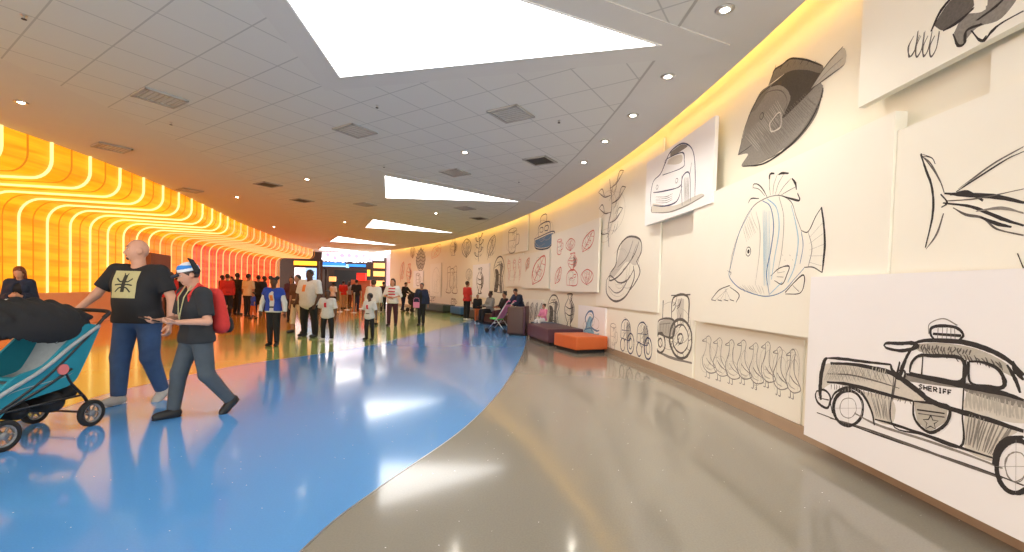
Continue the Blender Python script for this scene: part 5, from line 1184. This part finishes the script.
k2 = P_('boy in white printed t-shirt standing alone in the middle of the floor', 369, 340, (-.35, -1), H=1.16, wd=1.0, skin='dark', hair='afro', shirt='tee', sleeve=.95, pants='black', shoes='black', hem=.44, uaR=(.3, .1, -1), uaL=(-.35, 0, -1), faR=(0, .1, -1), faL=(-.15, .1, -1), head=(-.3, 0), thighR=(.10, 0, -1), thighL=(-.10, 0, -1))
patch(k2, 'shirt_print', PR['red'], -.02, .03, .66, .75, off=.01, n=5)
P_('person in white hooded top and tan trousers walking away toward the food court', 373, 325, (.0, 1), H=1.55, wd=1.1, skin='fair', hair='afro', haircol='brown', shirt='white', jacket='white', sleeve=1.9, pants='tan', uaR=(.25, 0, -1), uaL=(-.25, 0, -1))
w2 = P_('woman in red and white striped jersey and maroon trousers', 392, 326, (.0, -1), H=1.62, wd=1.1, skin='fair', hair='long', haircol='brown', shirt='white', sleeve=1.1, pants='maroon', shoes='black', hem=.47, female=True, uaR=(.4, .05, -1), faR=(-.6, .6, -.2), uaL=(-.4, .05, -1), faL=(.6, .6, -.2), **{**walkA, 'thighL': (-.08, 0, -1), 'shankL': (0, -.05, -1), 'footL': 0})
for z in (.60, .66, .72, .78): patch(w2, 'red_stripe', PR['red'], -.07, .07, z-.012, z+.014, off=.012, n=6)
P_('woman in black outfit and small dark hat carrying a pink bag', 421, 325.5, (-.1, -1), H=1.50, skin='tan', hair='bun', shirt='black', jacket='navy', sleeve=1.9, pants='black', female=True, uaR=(.25, 0, -1), faR=(-.2, .35, -.9), uaL=(-.3, 0, -1), faL=(-.1, .1, -1))
x, y = atz(417, 325); t = thing('handbag', 'small pink handbag held by the woman in black', 'bag', (x+.02, y-.28, .62), .2)
mb = MB(); mb.box((0, 0, .10), (.22, .10, .20)); mb.build('bag_body', CLO['pink'], t, bevel=.02); mb = MB(); mb.tube(crom([(-.10, 0, .2), (-.07, 0, .33), (.07, 0, .33), (.10, 0, .2)], 5), .008, 6); mb.build('bag_handle', CLO['pink'], t, smooth=True)
P_('man in dark clothes leaning forward to push the distant black stroller', 403, 311, (.9, -.4), H=1.62, skin='tan', hair='short', shirt='black', sleeve=1.9, pants='navy', lean=.25, uaR=(.1, .8, -.8), faR=(0, .9, -.4), uaL=(-.1, .8, -.8), faL=(0, .9, -.4), **walkA)
P_('small child in red sitting in the distant black stroller', 412.5, 311.5, (.7, -.7), H=.95, skin='tan', hair='short', shirt='red', pants='black', hem=.5)
rs = P_('man in bright red t-shirt and black trousers standing by the benches', 466.5, 320.5, (.75, .65), H=1.66, wd=1.05, skin='tan', hair='short', haircol='brown', shirt='red', sleeve=.9, pants='black', shoes='white', uaR=(.2, .1, -1), faR=(0, .2, -1), uaL=(-.2, .1, -1), faL=(0, .2, -1))
sit = dict(thighR=(.12, 1, -.1), shankR=(0, .12, -1), thighL=(-.12, 1, -.1), shankL=(0, .12, -1), uaR=(.2, .35, -1), faR=(-.3, .9, -.1), uaL=(-.2, .35, -1), faL=(.3, .9, -.1))
def seated(label, x, y, hd, zoff, **k):
    p = Vector((x, y, 0)); i = person(label, (p.x, p.y, zoff), hd, res=.02, **{**sit, **k}); return i
H1 = 1.5
seated('woman in grey jacket with hair in puffs seated on the brown bench', -.84, 17.50, (-.86, -.51), .05, H=1.52, wd=1.15, skin='dark', hair='puffs', shirt='lgrey', jacket='lgrey', sleeve=1.9, pants='black', female=True)
seated('woman in black with hair in puffs leaning together on the brown bench', -.28, 16.72, (-.86, -.51), .05, H=1.54, wd=1.1, skin='tan', hair='puffs', shirt='black', sleeve=1.9, pants='maroon', female=True)
P_('child in dark jacket and orange trousers standing between the red-shirted man and the seated women', 477, 322.5, (.3, -1), H=1.12, skin='tan', hair='short', shirt='black', jacket='black', sleeve=1.9, pants='orange', shoes='white')
# upright block, the pink and green folding stroller beside it, the woman behind it
x0, y0 = atz(519, 336); t = thing('upright_block_seat', 'tall dark maroon upholstered block standing by the pink stroller', 'seat', (x0, y0+.30, 0), -.25)
mb = MB(); mb.box((-.06, 0, .44), (.50, .52, .80)); mb.build('padded_body', V['brown'], t, bevel=.05, smooth=True); mb = MB(); mb.box((.21, 0, .45), (.07, .54, .84)); mb.build('side_panel', V['purple'], t, bevel=.025, smooth=True); mb = MB(); mb.box((0, 0, .03), (.5, .46, .06)); mb.build('base', M['black'], t)
x1, y1 = atz(519.5, 330.5); person('woman with dark hair in black top bending behind the upright block seat', (x1+.02, y1+.35), (-.75, -.65), H=1.45, skin='tan', hair='short', shirt='black', jacket='navy', sleeve=1.9, pants='black', lean=.45, uaR=(.1, .6, -.8), faR=(0, .7, -.4), uaL=(-.1, .6, -.8), faL=(0, .7, -.4), res=.02)
p = WP(13.35, 0, .55); person('small child in pink and white seated between the block seat and the purple bench', (p.x, p.y, .19), (-.8, -.6), H=.98, skin='fair', hair='bun', haircol='brown', shirt='pink', sleeve=1.5, pants='white', res=.018, **{**sit})
x2, y2 = atz(499, 333); t = thing('umbrella_stroller', 'small folding stroller with pink and green seat beside the block seat', 'stroller', (x2, y2+.1, 0), 1.1)
GR = cl('green', (.10, .55, .12)); mb = MB()
for q in (-.2, .2): mb.tube([(q, .32, .07), (q, -.02, .45), (q, -.34, .95)], .012, 6); mb.tube([(q, -.30, .07), (q, .0, .42)], .011, 6)
mb.tube([(-.2, .1, .3), (.2, -.1, .35)], .009, 6); mb.build('frame', M['metal'], t, smooth=True)
for q in (-.2, .2):
    for yy_ in (.32, -.30): mb = MB(); mb.lathe([(.0001, -.015), (.05, -.02), (.07, -.012), (.07, .012), (.05, .02), (.0001, .015)], (q, yy_, .07), (1, 0, 0), 16); mb.build('wheel', M['black'], t, smooth=True)
    mb = MB(); mb.tube(crom([(q, -.33, .94), (q, -.40, 1.0), (q, -.46, .99)], 4), .018, 6); mb.build('handle', CLO['pink'], t, smooth=True)
mb = MB(); mb.box((0, -.16, .66), (.36, .03, .52), Matrix.Rotation(.58, 3, 'X')); mb.build('seat_back', CLO['pink'], t, bevel=.01); mb = MB(); mb.box((0, .10, .43), (.36, .30, .04), Matrix.Rotation(.1, 3, 'X')); mb.build('seat', GR, t, bevel=.012)
x3, y3 = atz(413, 312); t = thing('stroller', 'distant black stroller on the green floor behind the woman in black', 'stroller', (x3+.1, y3, 0), -.9)
e = SD(); e.cone((-.2, -.1, .55), (.2, -.1, .55), .2, .2, .1); e.cone((-.2, .25, .45), (.2, .25, .45), .12, .12, .1); add_sd('seat_body', e, .03, CLO['black'], t)
e = SD(); e.ell((0, -.1, .78), (.28, .32, .26), .05); add_sd('canopy', e, .03, CLO['black'], t, cuts=[((0, 0, .78), (0, .5, -1))])
for q in (-.26, .26):
    for yy_ in (-.3, .4): mb = MB(); mb.lathe([(.0001, -.02), (.11, -.02), (.12, .0), (.11, .02), (.0001, .02)], (q, yy_, .12), (1, 0, 0), 16); mb.build('wheel', M['black'], t, smooth=True)
    mb = MB(); mb.tube([(q, .4, .12), (q, .0, .5), (q, -.45, 1.0)], .015, 6); mb.tube([(q, -.3, .12), (q, .1, .45)], .012, 6); mb.build('frame', M['black'], t, smooth=True)
# the crowd by the ribbed wall
crowd = [('person in black standing tallest in the crowd by the ribbed wall', 237, 315, (.2, 1), dict(H=1.72, shirt='black', sleeve=.9, pants='black', skin='dark')),
         ('person in cream top and black trousers seen from behind in the crowd', 248, 317, (.3, 1), dict(H=1.68, wd=1.1, shirt='cream', sleeve=.9, pants='black', skin='tan')),
         ('person in black jacket close to the right of the cream top', 258, 315, (-.3, 1), dict(H=1.66, shirt='black', sleeve=1.9, pants='black', skin='tan')),
         ('child in blue top and orange shorts in front of the cream top', 253, 319, (-.6, -.8), dict(H=1.0, shirt='blue', sleeve=.9, pants='orange', pantslen=.6, skin='tan')),
         ('person in red top just right of the boy with the backpack', 227, 316, (-.6, .6), dict(H=1.66, shirt='red', sleeve=1.9, pants='black', skin='tan')),
         ('person in brown top at the back of the crowd, left part', 222, 311, (.5, .8), dict(H=1.65, shirt='brown', sleeve=1.9, pants='black', skin='dark')),
         ('woman with long dark hair and orange top at the back of the crowd', 231, 309, (-.2, -1), dict(H=1.62, shirt='orange', sleeve=1.2, pants='navy', hair='long', skin='fair', female=True)),
         ('person in dark navy behind the woman in the blue jacket', 264, 312, (.7, .5), dict(H=1.66, shirt='navy', sleeve=1.9, pants='black', skin='dark')),
         ('person in maroon top half hidden behind the large man', 291, 322, (.3, -1), dict(H=1.6, shirt='maroon', sleeve=1.9, pants='black', hair='long', skin='tan', female=True)),
         ('person in black directly behind the boy in the cap', 179, 320, (.9, .3), dict(H=1.7, shirt='black', sleeve=1.9, pants='black', skin='tan', hair='short')),
         ('person in red jacket between the bald man and the boy', 170, 322, (-.9, .3), dict(H=1.62, shirt='red', sleeve=1.9, pants='black', skin='fair', hair='long', haircol='brown')),
         ('shopper in red top in the food court queue', 343, 309, (.1, 1), dict(H=1.6, shirt='red', sleeve=.9, pants='tan', skin='tan')),
         ('shopper in black top in the food court queue', 356, 311, (-.1, 1), dict(H=1.65, shirt='black', sleeve=.9, pants='navy', skin='tan')),
         ('shopper in grey top in the food court queue', 349, 308, (.2, 1), dict(H=1.58, shirt='lgrey', sleeve=1.9, pants='brown', skin='fair', hair='long', haircol='brown')),
         ('shopper in white top in the food court queue', 333, 311, (.5, 1), dict(H=1.5, shirt='tee', sleeve=.9, pants='black', skin='dark')),
         ('shopper in maroon top nearest the lit shelves', 383, 311, (-.5, 1), dict(H=1.6, shirt='maroon', sleeve=1.9, pants='black', skin='tan'))]
for lb, px_, py_, hd, k in crowd:
    P_(lb, px_, py_, hd, **{**dict(res=.025, hands=False), **(walkA if 'child' in lb else {}), **k})

GR_ = {'ceiling vent': 'square vents in the lobby ceiling', 'ceiling lamp': 'round recessed lamps in the lobby ceiling', 'ceiling light': 'triangular lights in the lobby ceiling', 'sprinkler': 'sprinkler heads in the lobby ceiling',
       'bench': 'padded benches along the drawing wall', 'drawing': 'drawings made straight on the wall', 'art panel': 'raised panels on the drawing wall'}
for o_ in COL.objects:
    c_ = o_.get('category')
    if c_ in GR_ and not o_.get('group'): o_['group'] = GR_[c_]
